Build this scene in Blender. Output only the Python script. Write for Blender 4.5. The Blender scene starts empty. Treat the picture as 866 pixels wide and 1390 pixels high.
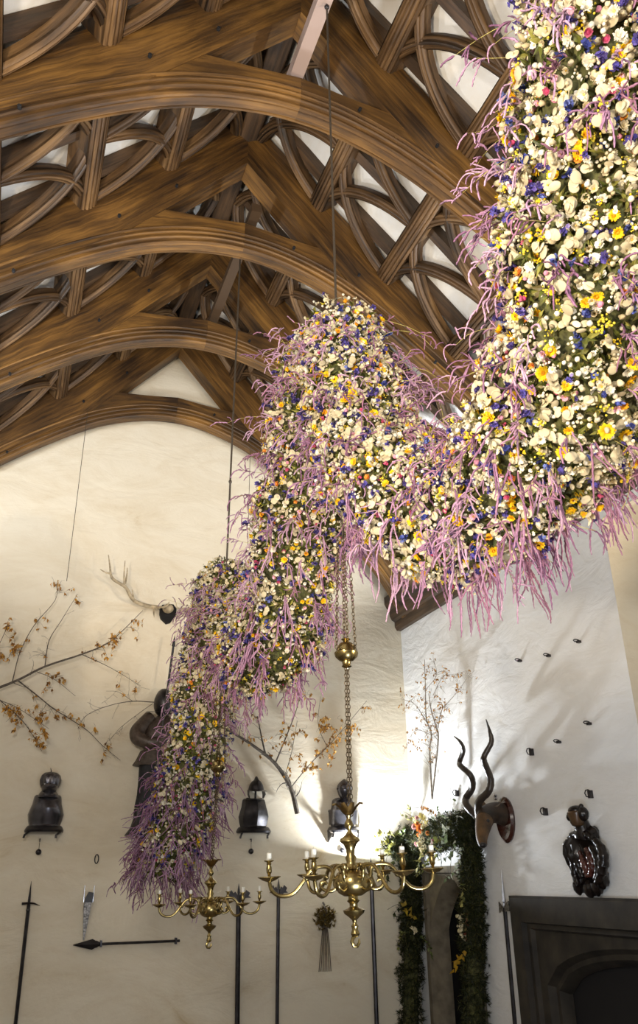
import bpy, math, random
import numpy as np
from mathutils import Vector, Matrix
random.seed(7); rng = np.random.default_rng(7)
C = bpy.context.scene.collection
PI = math.pi
EYE = 2.0                      # camera height above the floor
# ------------------------------------------------------------------ camera
F, PITCH, YAW, ROLL = 1090.45, 24.453, 20.632, -0.778
_y, _t, _r = map(math.radians, (YAW, PITCH, ROLL))
FW = np.array([math.sin(_y)*math.cos(_t), math.cos(_y)*math.cos(_t), math.sin(_t)])
_rt = np.array([math.cos(_y), -math.sin(_y), 0.0]); _up = np.cross(_rt, FW)
RT = _rt*math.cos(_r) + _up*math.sin(_r); UP = -_rt*math.sin(_r) + _up*math.cos(_r)
cam = bpy.data.cameras.new('camera'); camo = bpy.data.objects.new('camera', cam); C.objects.link(camo)
M = Matrix(((RT[0], UP[0], -FW[0], 0), (RT[1], UP[1], -FW[1], 0), (RT[2], UP[2], -FW[2], EYE), (0, 0, 0, 1)))
camo.matrix_world = M
cam.sensor_fit = 'VERTICAL'; cam.sensor_height = 24; cam.lens = F/1390*24; cam.clip_start = .05
bpy.context.scene.camera = camo
CAM = np.array([0, 0, EYE])
def ray(px, py): return FW*F + RT*(px-433) - UP*(py-695)
def on_y(px, py, Y): v = ray(px, py); return Vector(CAM + v*Y/v[1])
def on_x(px, py, X): v = ray(px, py); return Vector(CAM + v*X/v[0])
def at_d(px, py, d): v = ray(px, py); return Vector(CAM + v/math.hypot(v[0], v[1])*d)
def project(P):
    d = np.asarray(P) - CAM; w = d@FW
    return 433+F*(d@RT)/w, 695-F*(d@UP)/w, w
# ------------------------------------------------------------------ hall dimensions
XR, HW = 1.485, 3.339
XL, XW = XR-HW, XR+HW
YE, YB = 9.678, -2.6
TY = [2.65, 4.331, 6.017, 7.636, 9.378]
S0 = 1.034
NRM = 1/math.sqrt(1+S0*S0)
def zp(d): return 7.092 - S0*abs(d) + EYE      # underside of the purlins
PD = [0.0, .72, 1.449, 2.178, 2.907]
# ------------------------------------------------------------------ materials
def newmat(name):
    m = bpy.data.materials.new(name); m.use_nodes = True
    nt = m.node_tree; b = nt.nodes['Principled BSDF']; return m, nt, b
def nd(nt, t, **k):
    n = nt.nodes.new(t)
    for a, v in k.items():
        if a in n.inputs.keys(): n.inputs[a].default_value = v
        else: setattr(n, a, v)
    return n
def ramp(nt, fac, stops):
    r = nt.nodes.new('ShaderNodeValToRGB'); e = r.color_ramp.elements
    while len(e) < len(stops): e.new(.5)
    for i, (p, c) in enumerate(stops): e[i].position = p; e[i].color = (*c, 1)
    nt.links.new(fac, r.inputs[0]); return r.outputs[0]
def simple(name, col, rough=.6, metal=0., noise=0., nscale=20, bump=0., spec=.5, coat=0):
    m, nt, b = newmat(name)
    b.inputs['Roughness'].default_value = rough; b.inputs['Metallic'].default_value = metal
    b.inputs['Specular IOR Level'].default_value = spec; b.inputs['Coat Weight'].default_value = coat
    b.inputs['Base Color'].default_value = (*col, 1)
    tc = nd(nt, 'ShaderNodeTexCoord')
    n = nd(nt, 'ShaderNodeTexNoise', Scale=nscale, Detail=4.0); nt.links.new(tc.outputs['Object'], n.inputs['Vector'])
    if noise:
        o = ramp(nt, n.outputs['Fac'], [(.3, [c*(1-noise) for c in col]), (.7, [min(1, c*(1+noise)) for c in col])])
        nt.links.new(o, b.inputs['Base Color'])
    if bump:
        bp = nd(nt, 'ShaderNodeBump', Strength=bump, Distance=.01); nt.links.new(n.outputs['Fac'], bp.inputs['Height']); nt.links.new(bp.outputs[0], b.inputs['Normal'])
    return m
def wood(name, dark, mid, light, rough=.55, sc=1.0):
    m, nt, b = newmat(name); b.inputs['Roughness'].default_value = rough
    uv = nd(nt, 'ShaderNodeUVMap', uv_map='UVMap'); oi = nd(nt, 'ShaderNodeObjectInfo')
    mp = nd(nt, 'ShaderNodeMapping'); mp.inputs['Scale'].default_value = (1.6*sc, 22*sc, 1)
    nt.links.new(uv.outputs[0], mp.inputs[0])
    cx = nd(nt, 'ShaderNodeCombineXYZ'); mu = nd(nt, 'ShaderNodeMath', operation='MULTIPLY'); mu.inputs[1].default_value = 37
    nt.links.new(oi.outputs['Random'], mu.inputs[0]); nt.links.new(mu.outputs[0], cx.inputs[2]); nt.links.new(mu.outputs[0], cx.inputs[0]); nt.links.new(cx.outputs[0], mp.inputs['Location'])
    n1 = nd(nt, 'ShaderNodeTexNoise', Scale=1.0, Detail=6.0, Roughness=.65, Distortion=.6); nt.links.new(mp.outputs[0], n1.inputs['Vector'])
    mp2 = nd(nt, 'ShaderNodeMapping'); mp2.inputs['Scale'].default_value = (1.2, 3.2, 1); nt.links.new(uv.outputs[0], mp2.inputs[0]); nt.links.new(cx.outputs[0], mp2.inputs['Location'])
    n2 = nd(nt, 'ShaderNodeTexNoise', Scale=1.0, Detail=3.0); nt.links.new(mp2.outputs[0], n2.inputs['Vector'])
    ad = nd(nt, 'ShaderNodeMath', operation='ADD'); nt.links.new(n1.outputs['Fac'], ad.inputs[0]); nt.links.new(n2.outputs['Fac'], ad.inputs[1])
    hf = nd(nt, 'ShaderNodeMath', operation='MULTIPLY'); hf.inputs[1].default_value = .5; nt.links.new(ad.outputs[0], hf.inputs[0])
    o = ramp(nt, hf.outputs[0], [(.38, dark), (.5, mid), (.63, light)]); nt.links.new(o, b.inputs['Base Color'])
    bp = nd(nt, 'ShaderNodeBump', Strength=.35, Distance=.01); nt.links.new(n1.outputs['Fac'], bp.inputs['Height']); nt.links.new(bp.outputs[0], b.inputs['Normal'])
    return m
def plaster(name, base, warm, amt=.5, bump=.5, bscale=2.2, stretch=(1, 1, 2.6)):
    m, nt, b = newmat(name); b.inputs['Roughness'].default_value = .92; b.inputs['Specular IOR Level'].default_value = .15
    tc = nd(nt, 'ShaderNodeTexCoord'); mp = nd(nt, 'ShaderNodeMapping'); mp.inputs['Scale'].default_value = stretch
    nt.links.new(tc.outputs['Object'], mp.inputs[0])
    n1 = nd(nt, 'ShaderNodeTexNoise', Scale=bscale, Detail=9.0, Roughness=.55, Distortion=.8); nt.links.new(mp.outputs[0], n1.inputs['Vector'])
    n2 = nd(nt, 'ShaderNodeTexNoise', Scale=1.1, Detail=8.0, Roughness=.7, Distortion=1.2); nt.links.new(mp.outputs[0], n2.inputs['Vector'])
    n3 = nd(nt, 'ShaderNodeTexNoise', Scale=28.0, Detail=5.0); nt.links.new(tc.outputs['Object'], n3.inputs['Vector'])
    o = ramp(nt, n2.outputs['Fac'], [(.42, base), (.62, [base[i]*(1-amt)+warm[i]*amt for i in range(3)]), (.75, warm)])
    nt.links.new(o, b.inputs['Base Color'])
    a = nd(nt, 'ShaderNodeMath', operation='MULTIPLY_ADD'); a.inputs[1].default_value = .06
    nt.links.new(n3.outputs['Fac'], a.inputs[0]); nt.links.new(n1.outputs['Fac'], a.inputs[2])
    bp = nd(nt, 'ShaderNodeBump', Strength=bump, Distance=.14); nt.links.new(a.outputs[0], bp.inputs['Height']); nt.links.new(bp.outputs[0], b.inputs['Normal'])
    return m
WOOD = wood('oak', (.028, .013, .004), (.10, .047, .0105), (.23, .112, .024))
WOODG = wood('oak_moulded', (.022, .012, .005), (.10, .052, .019), (.24, .135, .053))
WOODR = wood('oak_rafter', (.018, .010, .005), (.055, .030, .013), (.12, .065, .028))
PINKW = wood('pale_planed_wood', (.26, .18, .145), (.38, .28, .235), (.48, .37, .31), .5)
PEND = plaster('lime_plaster_gable', (.78, .71, .565), (.58, .46, .28), .3, .2, 1.6, (.8,1,1.7))
PWALL = plaster('lime_plaster', (.82, .82, .80), (.74, .72, .66), .4, .2, 2.2)
PCEIL = plaster('ceiling_plaster', (.86, .84, .79), (.76, .68, .54), .4, .12, 2.0)
STONE = simple('granite', (.15, .125, .085), .85, 0, .35, 9, .6)
STONED = simple('sooty_granite', (.026, .021, .014), .75, 0, .6, 6, .5)
FLOORM = simple('flagstone', (.16, .13, .11), .8, 0, .3, 3, .4)
FLATBLK = simple('flat_black', (.006, .005, .005), .9)  # hearth soot, dark pegs and shield, and shade painted into the openings
BRASS = simple('aged_brass', (.33, .25, .10), .27, 1, .25, 30, .05)
BRASSD = simple('dark_brass', (.24, .15, .05), .38, 1, .3, 30, .1)
IRON = simple('blackened_iron', (.045, .042, .044), .35, .75, .4, 12, .15)
STEEL = simple('dark_plate_steel', (.12, .115, .125), .26, .85, .35, 9, .08)
BRIGHT = simple('polished_steel', (.55, .56, .6), .25, 1, .2, 20)
CHAIN = simple('chain_bronze', (.12, .085, .045), .4, .8)
WIREM = simple('wire', (.06, .045, .03), .5, .3)
WAX = simple('candle_wax', (.66, .63, .54), .6, 0)
HORN = simple('kudu_horn', (.04, .03, .022), .32, 0, .4, 14, .3)
HIDE = simple('brown_hide', (.085, .045, .016), .6, 0, .6, 10, .3)
NECKM = simple('dark_hide', (.03, .017, .008), .6, 0, .6, 10, .3)
BLK = simple('black_hide', (.012, .01, .01), .4, 0, .3, 12, .2)
SHIELD = simple('varnished_mahogany', (.05, .014, .009), .22, 0, .3, 8, 0, .5, .5)
CARVE = simple('varnished_carved_oak', (.008, .005, .004), .28, 0, .5, 14, .25, .35, .1)
CARVER = simple('carved_oak_highlight', (.07, .036, .014), .3, 0, .4, 14, .25)  # ochre highlight on the figure's head, put into its base colour
CARVED = simple('carved_oak_red', (.06, .016, .011), .2, 0, .5, 14, .25, .5, .6)
ANTLER = simple('antler', (.42, .34, .22), .5, 0, .5, 14, .4)
LEATH = simple('brown_leather', (.06, .042, .031), .42, 0, .45, 26, .6)
CLOTHB = simple('black_cloth', (.012, .012, .014), .7, 0, .3, 20, .2)
BARK = simple('bark', (.10, .08, .06), .8, 0, .5, 30, .5)
BARKP = simple('pale_bark', (.30, .26, .21), .8, 0, .5, 30, .5)
MOSS = simple('moss_core', (.075, .075, .024), .95, 0, .6, 40, .8)
GLASS, _nt, _b = newmat('window_glass'); _b.inputs['Transmission Weight'].default_value = 1; _b.inputs['Roughness'].default_value = .05; _b.inputs['Base Color'].default_value = (.85, .9, .88, 1)
SILVER = simple('chased_silver', (.24, .23, .22), .4, 1, .7, 60, .6)
def vcol(name, rough=.6, trans=0., spec=.3, nsc=0):
    m, nt, b = newmat(name); b.inputs['Roughness'].default_value = rough; b.inputs['Specular IOR Level'].default_value = spec
    a = nd(nt, 'ShaderNodeAttribute', attribute_name='Col'); nt.links.new(a.outputs['Color'], b.inputs['Base Color'])
    if trans:
        t = nd(nt, 'ShaderNodeBsdfTranslucent'); nt.links.new(a.outputs['Color'], t.inputs['Color'])
        mx = nd(nt, 'ShaderNodeMixShader'); mx.inputs[0].default_value = trans
        out = nt.nodes['Material Output']; nt.links.new(b.outputs[0], mx.inputs[1]); nt.links.new(t.outputs[0], mx.inputs[2]); nt.links.new(mx.outputs[0], out.inputs[0])
    if nsc:
        tc = nd(nt, 'ShaderNodeTexCoord'); n = nd(nt, 'ShaderNodeTexNoise', Scale=nsc, Detail=2.0); nt.links.new(tc.outputs['Object'], n.inputs['Vector'])
        bp = nd(nt, 'ShaderNodeBump', Strength=.8, Distance=.004); nt.links.new(n.outputs['Fac'], bp.inputs['Height']); nt.links.new(bp.outputs[0], b.inputs['Normal'])
    return m
PETAL = vcol('dried_petals', .7, .22); TASSEL = vcol('amaranth', .9, .1, .1, 260); LEAFM = vcol('leaves', .5, .25, .4)
# ------------------------------------------------------------------ mesh building
class MB:
    def __init__(s): s.v = []; s.f = []; s.uv = []; s.mi = []; s.n = 0; s.mats = []
    def mat(s, m):
        if m not in s.mats: s.mats.append(m)
        return s.mats.index(m)
    def add(s, V, Fc, m, uv=None):
        k = s.mat(m); s.v += [tuple(p) for p in V]
        for i, f in enumerate(Fc):
            s.f.append([a+s.n for a in f]); s.mi.append(k)
            s.uv.append(uv[i] if uv else [(0, 0)]*len(f))
        s.n += len(V)
    def grid(s, rows, m, closed=False, caps=False, uvs=None, caph=None):
        """rows: list of equal-length point lists (closed rings or open rows)"""
        n = len(rows[0]); V = [p for r in rows for p in r]; Fc = []; UV = []
        L = [0.]
        for a, b in zip(rows, rows[1:]): L.append(L[-1]+max(1e-5, (Vector(b[0])-Vector(a[0])).length))
        W = [0.]
        r0 = rows[len(rows)//2]
        for i in range(n): W.append(W[-1]+(Vector(r0[(i+1) % n])-Vector(r0[i])).length)
        for i in range(len(rows)-1):
            for j in range(n if closed else n-1):
                k = (j+1) % n
                Fc.append((i*n+j, i*n+k, (i+1)*n+k, (i+1)*n+j))
                UV.append([(L[i], W[j]), (L[i], W[j+1]), (L[i+1], W[j+1]), (L[i+1], W[j])])
        if caps:
            Fc.append(tuple(range(n))[::-1]); UV.append([(0, W[j]) for j in range(n)][::-1])
            o = (len(rows)-1)*n; Fc.append(tuple(range(o, o+n))); UV.append([(0, W[j]) for j in range(n)])
        s.add(V, Fc, m, UV)
    def box(s, a, b, m):
        (x0, y0, z0), (x1, y1, z1) = a, b
        V = [(x0, y0, z0), (x1, y0, z0), (x1, y1, z0), (x0, y1, z0), (x0, y0, z1), (x1, y0, z1), (x1, y1, z1), (x0, y1, z1)]
        s.add(V, [(0, 3, 2, 1), (4, 5, 6, 7), (0, 1, 5, 4), (1, 2, 6, 5), (2, 3, 7, 6), (3, 0, 4, 7)], m)
    def sweep(s, path, prof, nrm, m, caps=True):
        """profile (b, n) swept on path; nrm fixed plane normal"""
        P = [Vector(p) for p in path]; N = Vector(nrm).normalized(); rows = []
        for i, p in enumerate(P):
            t = (P[min(i+1, len(P)-1)]-P[max(i-1, 0)]).normalized(); b = t.cross(N).normalized(); n = b.cross(t)
            rows.append([p+b*u+n*w for u, w in prof])
        s.grid(rows, m, True, caps)
    def tube(s, path, rad, m, sides=8, caps=True, flat=1.0):
        P = [Vector(p) for p in path]
        if not hasattr(rad, '__len__'): rad = [rad]*len(P)
        t = (P[1]-P[0]).normalized(); a = Vector((0, 0, 1)) if abs(t.z) < .9 else Vector((1, 0, 0)); n = t.cross(a).normalized(); rows = []
        for i, p in enumerate(P):
            t = (P[min(i+1, len(P)-1)]-P[max(i-1, 0)]).normalized()
            n = (n-t*n.dot(t)); n = n.normalized() if n.length > 1e-6 else t.orthogonal().normalized(); b = t.cross(n)
            rows.append([p+(n*math.cos(2*PI*k/sides)*flat+b*math.sin(2*PI*k/sides))*rad[i] for k in range(sides)])
        s.grid(rows, m, True, caps)
    def lathe(s, prof, m, c=(0, 0, 0), seg=20, axis=None, ribs=0, ramp_=0):
        """prof: (r, z) list"""
        c = Vector(c); R = Vector((0, 0, 1)).rotation_difference(Vector(axis)).to_matrix() if axis else Matrix.Identity(3)
        rows = []
        for r, z in prof:
            rr = [r*(1+(ramp_*math.cos(ribs*2*PI*k/seg) if ribs else 0)) for k in range(seg)]
            rows.append([c+R@Vector((rr[k]*math.cos(2*PI*k/seg), rr[k]*math.sin(2*PI*k/seg), z)) for k in range(seg)])
        s.grid(rows, m, True, True)
    def ell(s, c, r, m, seg=12, rings=8, rot=None, fn=None):
        c = Vector(c); rows = []
        for i in range(rings+1):
            th = PI*(i+.02)/(rings+.04)
            row = []
            for k in range(seg):
                ph = 2*PI*k/seg; d = Vector((math.sin(th)*math.cos(ph), math.sin(th)*math.sin(ph), math.cos(th)))
                q = fn(d) if fn else 1.
                v = Vector((d.x*r[0], d.y*r[1], d.z*r[2]))*q
                if rot: v = rot@v
                row.append(c+v)
            rows.append(row)
        s.grid(rows, m, True, True)
    def prism(s, poly, dirv, m, uvdir=None):
        """closed planar polygon extruded along dirv"""
        P = [Vector(p) for p in poly]; D = Vector(dirv); n = len(P); V = P+[p+D for p in P]
        Fc = [tuple(range(n))[::-1], tuple(range(n, 2*n))]+[(i, (i+1) % n, n+(i+1) % n, n+i) for i in range(n)]
        s.add(V, Fc, m)
    def obj(s, name, parent=None, smooth=True, loc=None, sharp=35):
        me = bpy.data.meshes.new(name); me.from_pydata(s.v, [], s.f)
        for m in s.mats: me.materials.append(m)
        me.polygons.foreach_set('material_index', s.mi)
        uv = me.uv_layers.new(name='UVMap'); uv.data.foreach_set('uv', [c for f in s.uv for p in f for c in p])
        me.validate(); me.update()
        import bmesh
        bm = bmesh.new(); bm.from_mesh(me); bmesh.ops.recalc_face_normals(bm, faces=bm.faces)
        if smooth:
            lim = math.radians(sharp)
            for e in bm.edges:
                if len(e.link_faces) == 2 and e.calc_face_angle(0) > lim: e.smooth = False
            for f in bm.faces: f.smooth = True
        bm.to_mesh(me); bm.free()
        o = bpy.data.objects.new(name, me); C.objects.link(o)
        if parent: o.parent = parent
        if loc: o.location = loc
        return o
def meta(o, label=None, cat=None, group=None, kind=None):
    if label: o['label'] = label
    if cat: o['category'] = cat
    if group: o['group'] = group
    if kind: o['kind'] = kind
    return o
def thing(name, label, cat, loc=(0, 0, 0), group=None, rot=None):
    o = bpy.data.objects.new(name, None); C.objects.link(o); o.location = loc; o.empty_display_size = .1
    if rot: o.rotation_euler = rot
    return meta(o, label, cat, group)
def struct(mb, name, smooth=False): return meta(mb.obj(name, smooth=smooth), kind='structure')
def bez(a, b, c, n=12):
    a, b, c = Vector(a), Vector(b), Vector(c)
    return [a*(1-t)**2+b*2*t*(1-t)+c*t*t for t in [i/n for i in range(n+1)]]
def smoothpath(pts, n=6):
    P = [Vector(p) for p in pts]; P = [P[0]*2-P[1]]+P+[P[-1]*2-P[-2]]; out = []
    for i in range(1, len(P)-2):
        for k in range(n):
            t = k/n; a, b, c, d = P[i-1], P[i], P[i+1], P[i+2]
            out.append(.5*((2*b)+(c-a)*t+(2*a-5*b+4*c-d)*t*t+(3*b-a-3*c+d)*t**3))
    return out+[P[-2]]
def interp(x, xs, ys): return float(np.interp(x, xs, ys))
# ================================================================== SETTING
mb = MB(); mb.box((XL-.3, YB-.3, -.2), (XW+1.2, YE+.4, 0), FLOORM); struct(mb, 'floor')
zr = zp(0)+.36/NRM; ze = zp(HW)+.36/NRM
mb = MB(); mb.prism([(XL-.3, YE, 0), (XW+.3, YE, 0), (XW+.3, YE, ze-.3), (XR, YE, zr+.05), (XL-.3, YE, ze-.3)], (0, .4, 0), PEND); struct(mb, 'wall_end')
mb = MB(); mb.prism([(XL-.3, YB, 0), (XW+.3, YB, 0), (XW+.3, YB, ze-.3), (XR, YB, zr+.05), (XL-.3, YB, ze-.3)], (0, -.3, 0), PWALL); struct(mb, 'wall_back')
mb = MB(); mb.box((XL-.3, YB, 0), (XL, YE, ze), PWALL); struct(mb, 'wall_left')
# right wall with door, fireplace and window openings
DY0, DY1, DZ = 8.22, 9.42, EYE+.10
FY0, FY1, FZ = 4.1, 7.34, EYE-.36
WY0, WY1, WZ0, WZ1 = 3.2, 5.42, EYE+.9, EYE+2.98
mb = MB(); T = .42
def rw(y0, y1, z0, z1): mb.box((XW, y0, z0), (XW+T, y1, z1), PWALL)
rw(DY1, YE, 0, ze); rw(DY0, DY1, DZ, ze); rw(FY1, DY0, 0, ze); rw(WY1, FY1, FZ, ze); rw(FY0, WY1, FZ, WZ0); rw(FY0, WY1, WZ1, ze)
rw(WY0, FY0, 0, WZ0); rw(WY0, FY0, WZ1, ze); rw(YB, WY0, 0, ze)
struct(mb, 'wall_right')
# window: splayed plaster reveal, mullions, glass
mb = MB()
o_ = [(XW-.004, WY0+.006, WZ0+.006), (XW-.004, WY1-.006, WZ0+.006), (XW-.004, WY1-.006, WZ1-.006), (XW-.004, WY0+.006, WZ1-.006)]
XG = XW+.75
i_ = [(XG, WY0+.35, WZ0+.3), (XG, WY1-.22, WZ0+.3), (XG, WY1-.22, WZ1-.12), (XG, WY0+.35, WZ1-.12)]
o2 = [(XW+T, p[1], p[2]) for p in o_]
mb.add(o_+o2+i_, [(0, 1, 5, 4), (1, 2, 6, 5), (2, 3, 7, 6), (3, 0, 4, 7), (4, 5, 9, 8), (5, 6, 10, 9), (6, 7, 11, 10), (7, 4, 8, 11)], PEND)
w = struct(mb, 'window_1')
mb = MB(); y0, y1, z0, z1 = WY0+.35, WY1-.22, WZ0+.3, WZ1-.12
for k in range(4):
    y = y0+(y1-y0)*k/3; mb.box((XG-.05, y-.04, z0), (XG+.08, y+.04, z1), STONE)
for z in (z0, (z0+z1)/2, z1): mb.box((XG-.05, y0, z-.04), (XG+.08, y1, z+.04), STONE)
fr = mb.obj('window_frame', w, False)
mb = MB(); mb.box((XG+.01, y0, z0), (XG+.02, y1, z1), GLASS); mb.obj('pane', w, False)
# ceiling: two plaster slopes
mb = MB(); off = .27/NRM
for sg in (-1, 1):
    a = [(XR, YB-.3, zp(0)+off), (XR+sg*(HW+.35), YB-.3, zp(HW+.35)+off), (XR+sg*(HW+.35), YE+.3, zp(HW+.35)+off), (XR, YE+.3, zp(0)+off)]
    mb.prism(a, (0, 0, .12), PCEIL)
struct(mb, 'ceiling')
# moulded cornice beams along the wall heads
def cornice(x0, sg):
    m = MB(); pr = [(0, 0), (.06, 0), (.09, .05), (.09, .12), (.13, .14), (.16, .2), (.16, .27), (.2, .3), (.23, .36), (.23, .46), (0, .46)]
    rows = []
    for y in (YB, YE): rows.append([(x0-sg*u, y, EYE+3.07+v) for u, v in pr])
    m.grid(rows, WOODR, True, True); return m
struct(cornice(XW, 1), 'trim_1'); struct(cornice(XL, -1), 'trim_2')
# doorway in the right wall by the corner: granite surround with pointed arch
def archcurve(y0, y1, z0, zs, h, p, q, X, n=16):
    out = [(X, y1, z0), (X, y1, (z0+zs)/2)]
    for i in range(n+1):
        u = 1-2*i/n; out.append((X, (y0+y1)/2+u*(y1-y0)/2, zs+h*max(0, 1-abs(u)**p)**q))
    return out+[(X, y0, (z0+zs)/2), (X, y0, z0)]
def rectcurve(y0, y1, z0, z1, X, n=16):
    out = [(X, y1, z0), (X, y1, (z0+z1)/2)]
    for i in range(n+1):
        u = 1-2*i/n; out.append((X, (y0+y1)/2+u*(y1-y0)/2, z1))
    return out+[(X, y0, (z0+z1)/2), (X, y0, z0)]
yc = (DY0+DY1)/2
rows = [rectcurve(DY0, DY1, 0, DZ, XW+.02), rectcurve(DY0, DY1, 0, DZ, XW-.03), rectcurve(DY0+.07, DY1-.07, 0, DZ-.07, XW-.03), rectcurve(DY0+.08, DY1-.08, 0, DZ-.08, XW+.02),
        archcurve(DY0+.07, DY1-.08, 0, EYE-.55, .56, 1.35, .8, XW+.0), archcurve(DY0+.09, DY1-.12, 0, EYE-.55, .52, 1.35, .8, XW+.06), archcurve(DY0+.10, DY1-.13, 0, EYE-.55, .51, 1.35, .8, XW+.07),
        archcurve(DY0+.11, DY1-.17, 0, EYE-.56, .50, 1.35, .8, XW+.14), archcurve(DY0+.11, DY1-.17, 0, EYE-.56, .46, 1.35, .8, XW+.19)]
mb = MB(); mb.grid(rows, STONE); dr = struct(mb, 'door_1', True)
mb = MB(); mb.box((XW+1.1, DY0-.4, -.05), (XW+1.14, DY1+1.5, DZ+.1), FLATBLK); mb.box((XW+.43, DY1+.4, -.05), (XW+1.1, DY1+.44, DZ+.1), FLATBLK); mb.box((XW+.43, DY0-.3, -.05), (XW+1.1, DY0-.26, DZ+.1), FLATBLK); mb.box((XW+.43, DY0-.3, DZ+.06), (XW+1.1, DY1+.44, DZ+.1), FLATBLK)
mb.box((XW+.2, DY1-.03, 0), (XW+.45, DY1+.02, DZ), FLATBLK); mb.box((XW+.2, DY0-.02, 0), (XW+.45, DY0+.03, DZ), FLATBLK); mb.box((XW+.2, DY0, DZ-.03), (XW+.45, DY1, DZ+.02), FLATBLK); mb.obj('dark_passage', dr, False)  # black boxes and jamb linings: the passage's shade is in their colour
# fireplace
mb = MB(); X = XW
FT = EYE-.185
rows = [rectcurve(FY0-.3, 7.50, 0, FT, X), rectcurve(FY0-.3, 7.50, 0, FT, X-.08), rectcurve(FY0-.27, 7.46, 0, FT-.02, X-.10), rectcurve(FY0-.1, 7.30, 0, FT-.22, X-.10), rectcurve(FY0-.08, 7.28, 0, FT-.235, X-.05),
        rectcurve(FY0-.02, 7.22, 0, FT-.27, X-.06), rectcurve(FY0, 7.20, 0, FT-.29, X-.02), archcurve(FY0+.1, 7.10, 0, FT-.72, .36, 2.4, .62, X-.02), archcurve(FY0+.13, 7.07, 0, FT-.74, .34, 2.4, .62, X+.05), archcurve(FY0+.17, 7.03, 0, FT-.76, .32, 2.4, .62, X+.05),
        archcurve(FY0+.2, 7.0, 0, FT-.79, .30, 2.4, .62, X+.13), archcurve(FY0+.2, 7.0, 0, FT-.79, .30, 2.4, .62, X+.17)]
mb.grid(rows, STONED)
fp = meta(mb.obj('fireplace_surround'), 'dark sooty granite fireplace surround with moulded flat arch', 'fireplace')
mb = MB(); mb.box((XW+.18, FY0+.02, 0), (XW+.40, FY1-.02, FZ-.02), FLATBLK); mb.obj('hearth_back', fp, False)  # sooty block close behind the arch, the deep hearth's shade in its black
# ================================================================== ROOF
bayname = {0: 'first bay', 1: 'second bay', 2: 'third bay', 3: 'bay by gable wall'}
trname = ['out at the very front of the roof', 'nearest of those seen whole', 'second of those seen whole', 'third of those seen whole', 'against the pale gable wall']
def poly_truss(i, y):
    t = thing('roof_truss', 'arched oak roof truss with moulded soffit, '+trname[i], 'roof truss', (XR, y, 0), 'arched oak roof trusses')
    th = .24
    for sg in (-1, 1):
        m = MB(); n = 14; rows = []
        for k in range(n+1):
            d = HW*k/n
            top = zp(d)+.30; bot = 6.713+EYE-1.143*d
            if d > .9: bot = max(bot, interp(d, [.9, 1.0, 1.25, 1.5, 1.8, 2.1, 2.4, 2.7, 3.0, 3.3], [5.5, 5.42, 5.30, 5.13, 4.91, 4.67, 4.39, 4.08, 3.71, 3.25])+EYE)
            rows.append([(sg*d, -th/2, bot), (sg*d, -th/2, top), (sg*d, th/2, top), (sg*d, th/2, bot)])
        m.grid(rows, WOOD, True, True); m.obj('principal_rafter', t, True)
    # arch brace: lower curve with mouldings
    D = [0, .25, .5, .75, 1.0, 1.25, 1.5, 1.8, 2.1, 2.4, 2.7, 3.0, 3.15, 3.25]
    Z = [5.60, 5.585, 5.53, 5.45, 5.34, 5.19, 5.02, 4.80, 4.56, 4.28, 3.97, 3.6, 3.38, 3.05]
    zz = np.interp(np.abs(np.linspace(-3.5, 3.5, 701)), D, Z); ker = np.exp(-np.linspace(-2, 2, 61)**2); ker /= ker.sum(); zs = np.convolve(np.pad(zz, 30, 'edge'), ker, 'valid'); D_, Z_ = np.linspace(-3.5, 3.5, 701)[350:], zs[350:]
    for sg in (-1, 1):
        m = MB(); rows = []
        for k in range(0, 31):
            d = 3.25*k/30; z = interp(d, D_, Z_)+EYE
            za = interp(max(0, d-.06), D_, Z_); zb = interp(min(3.25, d+.06), D_, Z_); sl = (zb-za)/.12
            nx, nz = -sl, 1.; L = math.hypot(nx, nz); nx /= L; nz /= L
            top = interp(d, [0, .4, 1.0, 1.15], [5.90, 5.85, 5.80, 5.6])+EYE if d < 1.1 else 6.713+EYE-1.143*d+.05
            def P(yy, h): return (sg*(d+max(-nx, -0.9)*-h) if False else sg*(d+nx*h), yy, z+nz*h)
            w = .112
            hp = [(-w, None), (-w, .165), (-w-.014, .16), (-w-.018, .148), (-w-.012, .138), (-w+.004, .135), (-w-.006, .118), (-w-.008, .102), (-w+.0, .092), (-w+.016, .09), (-w+.006, .074), (-w+.006, .056), (-w+.016, .046), (-w+.036, .044), (-w+.034, .02), (-w+.045, .004), (-w+.064, 0), (-w+.07, .012), (-w+.078, .0)]
            prof = hp+[(-a_, b_) for a_, b_ in hp[::-1]]
            row = []
            for yy, h in prof:
                row.append((sg*d, yy, max(top, z+.24)) if h is None else P(yy, h))
            rows.append(row)
        m.grid(rows, WOOD, True, True); m.obj('arch_brace', t, True)
    for sg, d in ((-1, 1.2), (1, 1.2), (-1, 2.0), (1, 2.0), (1, .5), (-1, .7)):   # peg ends
        m = MB(); z = 6.9+EYE-1.1*d if d > .6 else 5.72+EYE
        for dy in (-.142,): m.lathe([(.014, 0), (.014, .03)], FLATBLK, (sg*d, -.15, z), 8, (0, 1, 0))
        m.obj('peg', t)
    return t
for i, y in enumerate(TY): poly_truss(i, y)
def mould(w, d, ribs):
    """section in (across, depth): rounded rolls parted by sharp grooves on the underside"""
    p = [(-w/2, d), (-w/2, .035)]; nr = ribs*2-1; n = nr*4
    for k in range(n+1):
        x = (k % 4)/4*2-1 if k % 4 else -1.
        u = -w/2+w*k/n; mid = abs(2*k/n-1); p.append((u, .02*(1-math.sqrt(max(0, 1-x*x)))*.9+.035*mid**2.2))
    return p+[(w/2, .035), (w/2, d)]
side = {-1: 'left slope', 1: 'right slope'}
tier = ['topmost tier', 'upper tier', 'middle tier', 'lowest tier']
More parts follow.
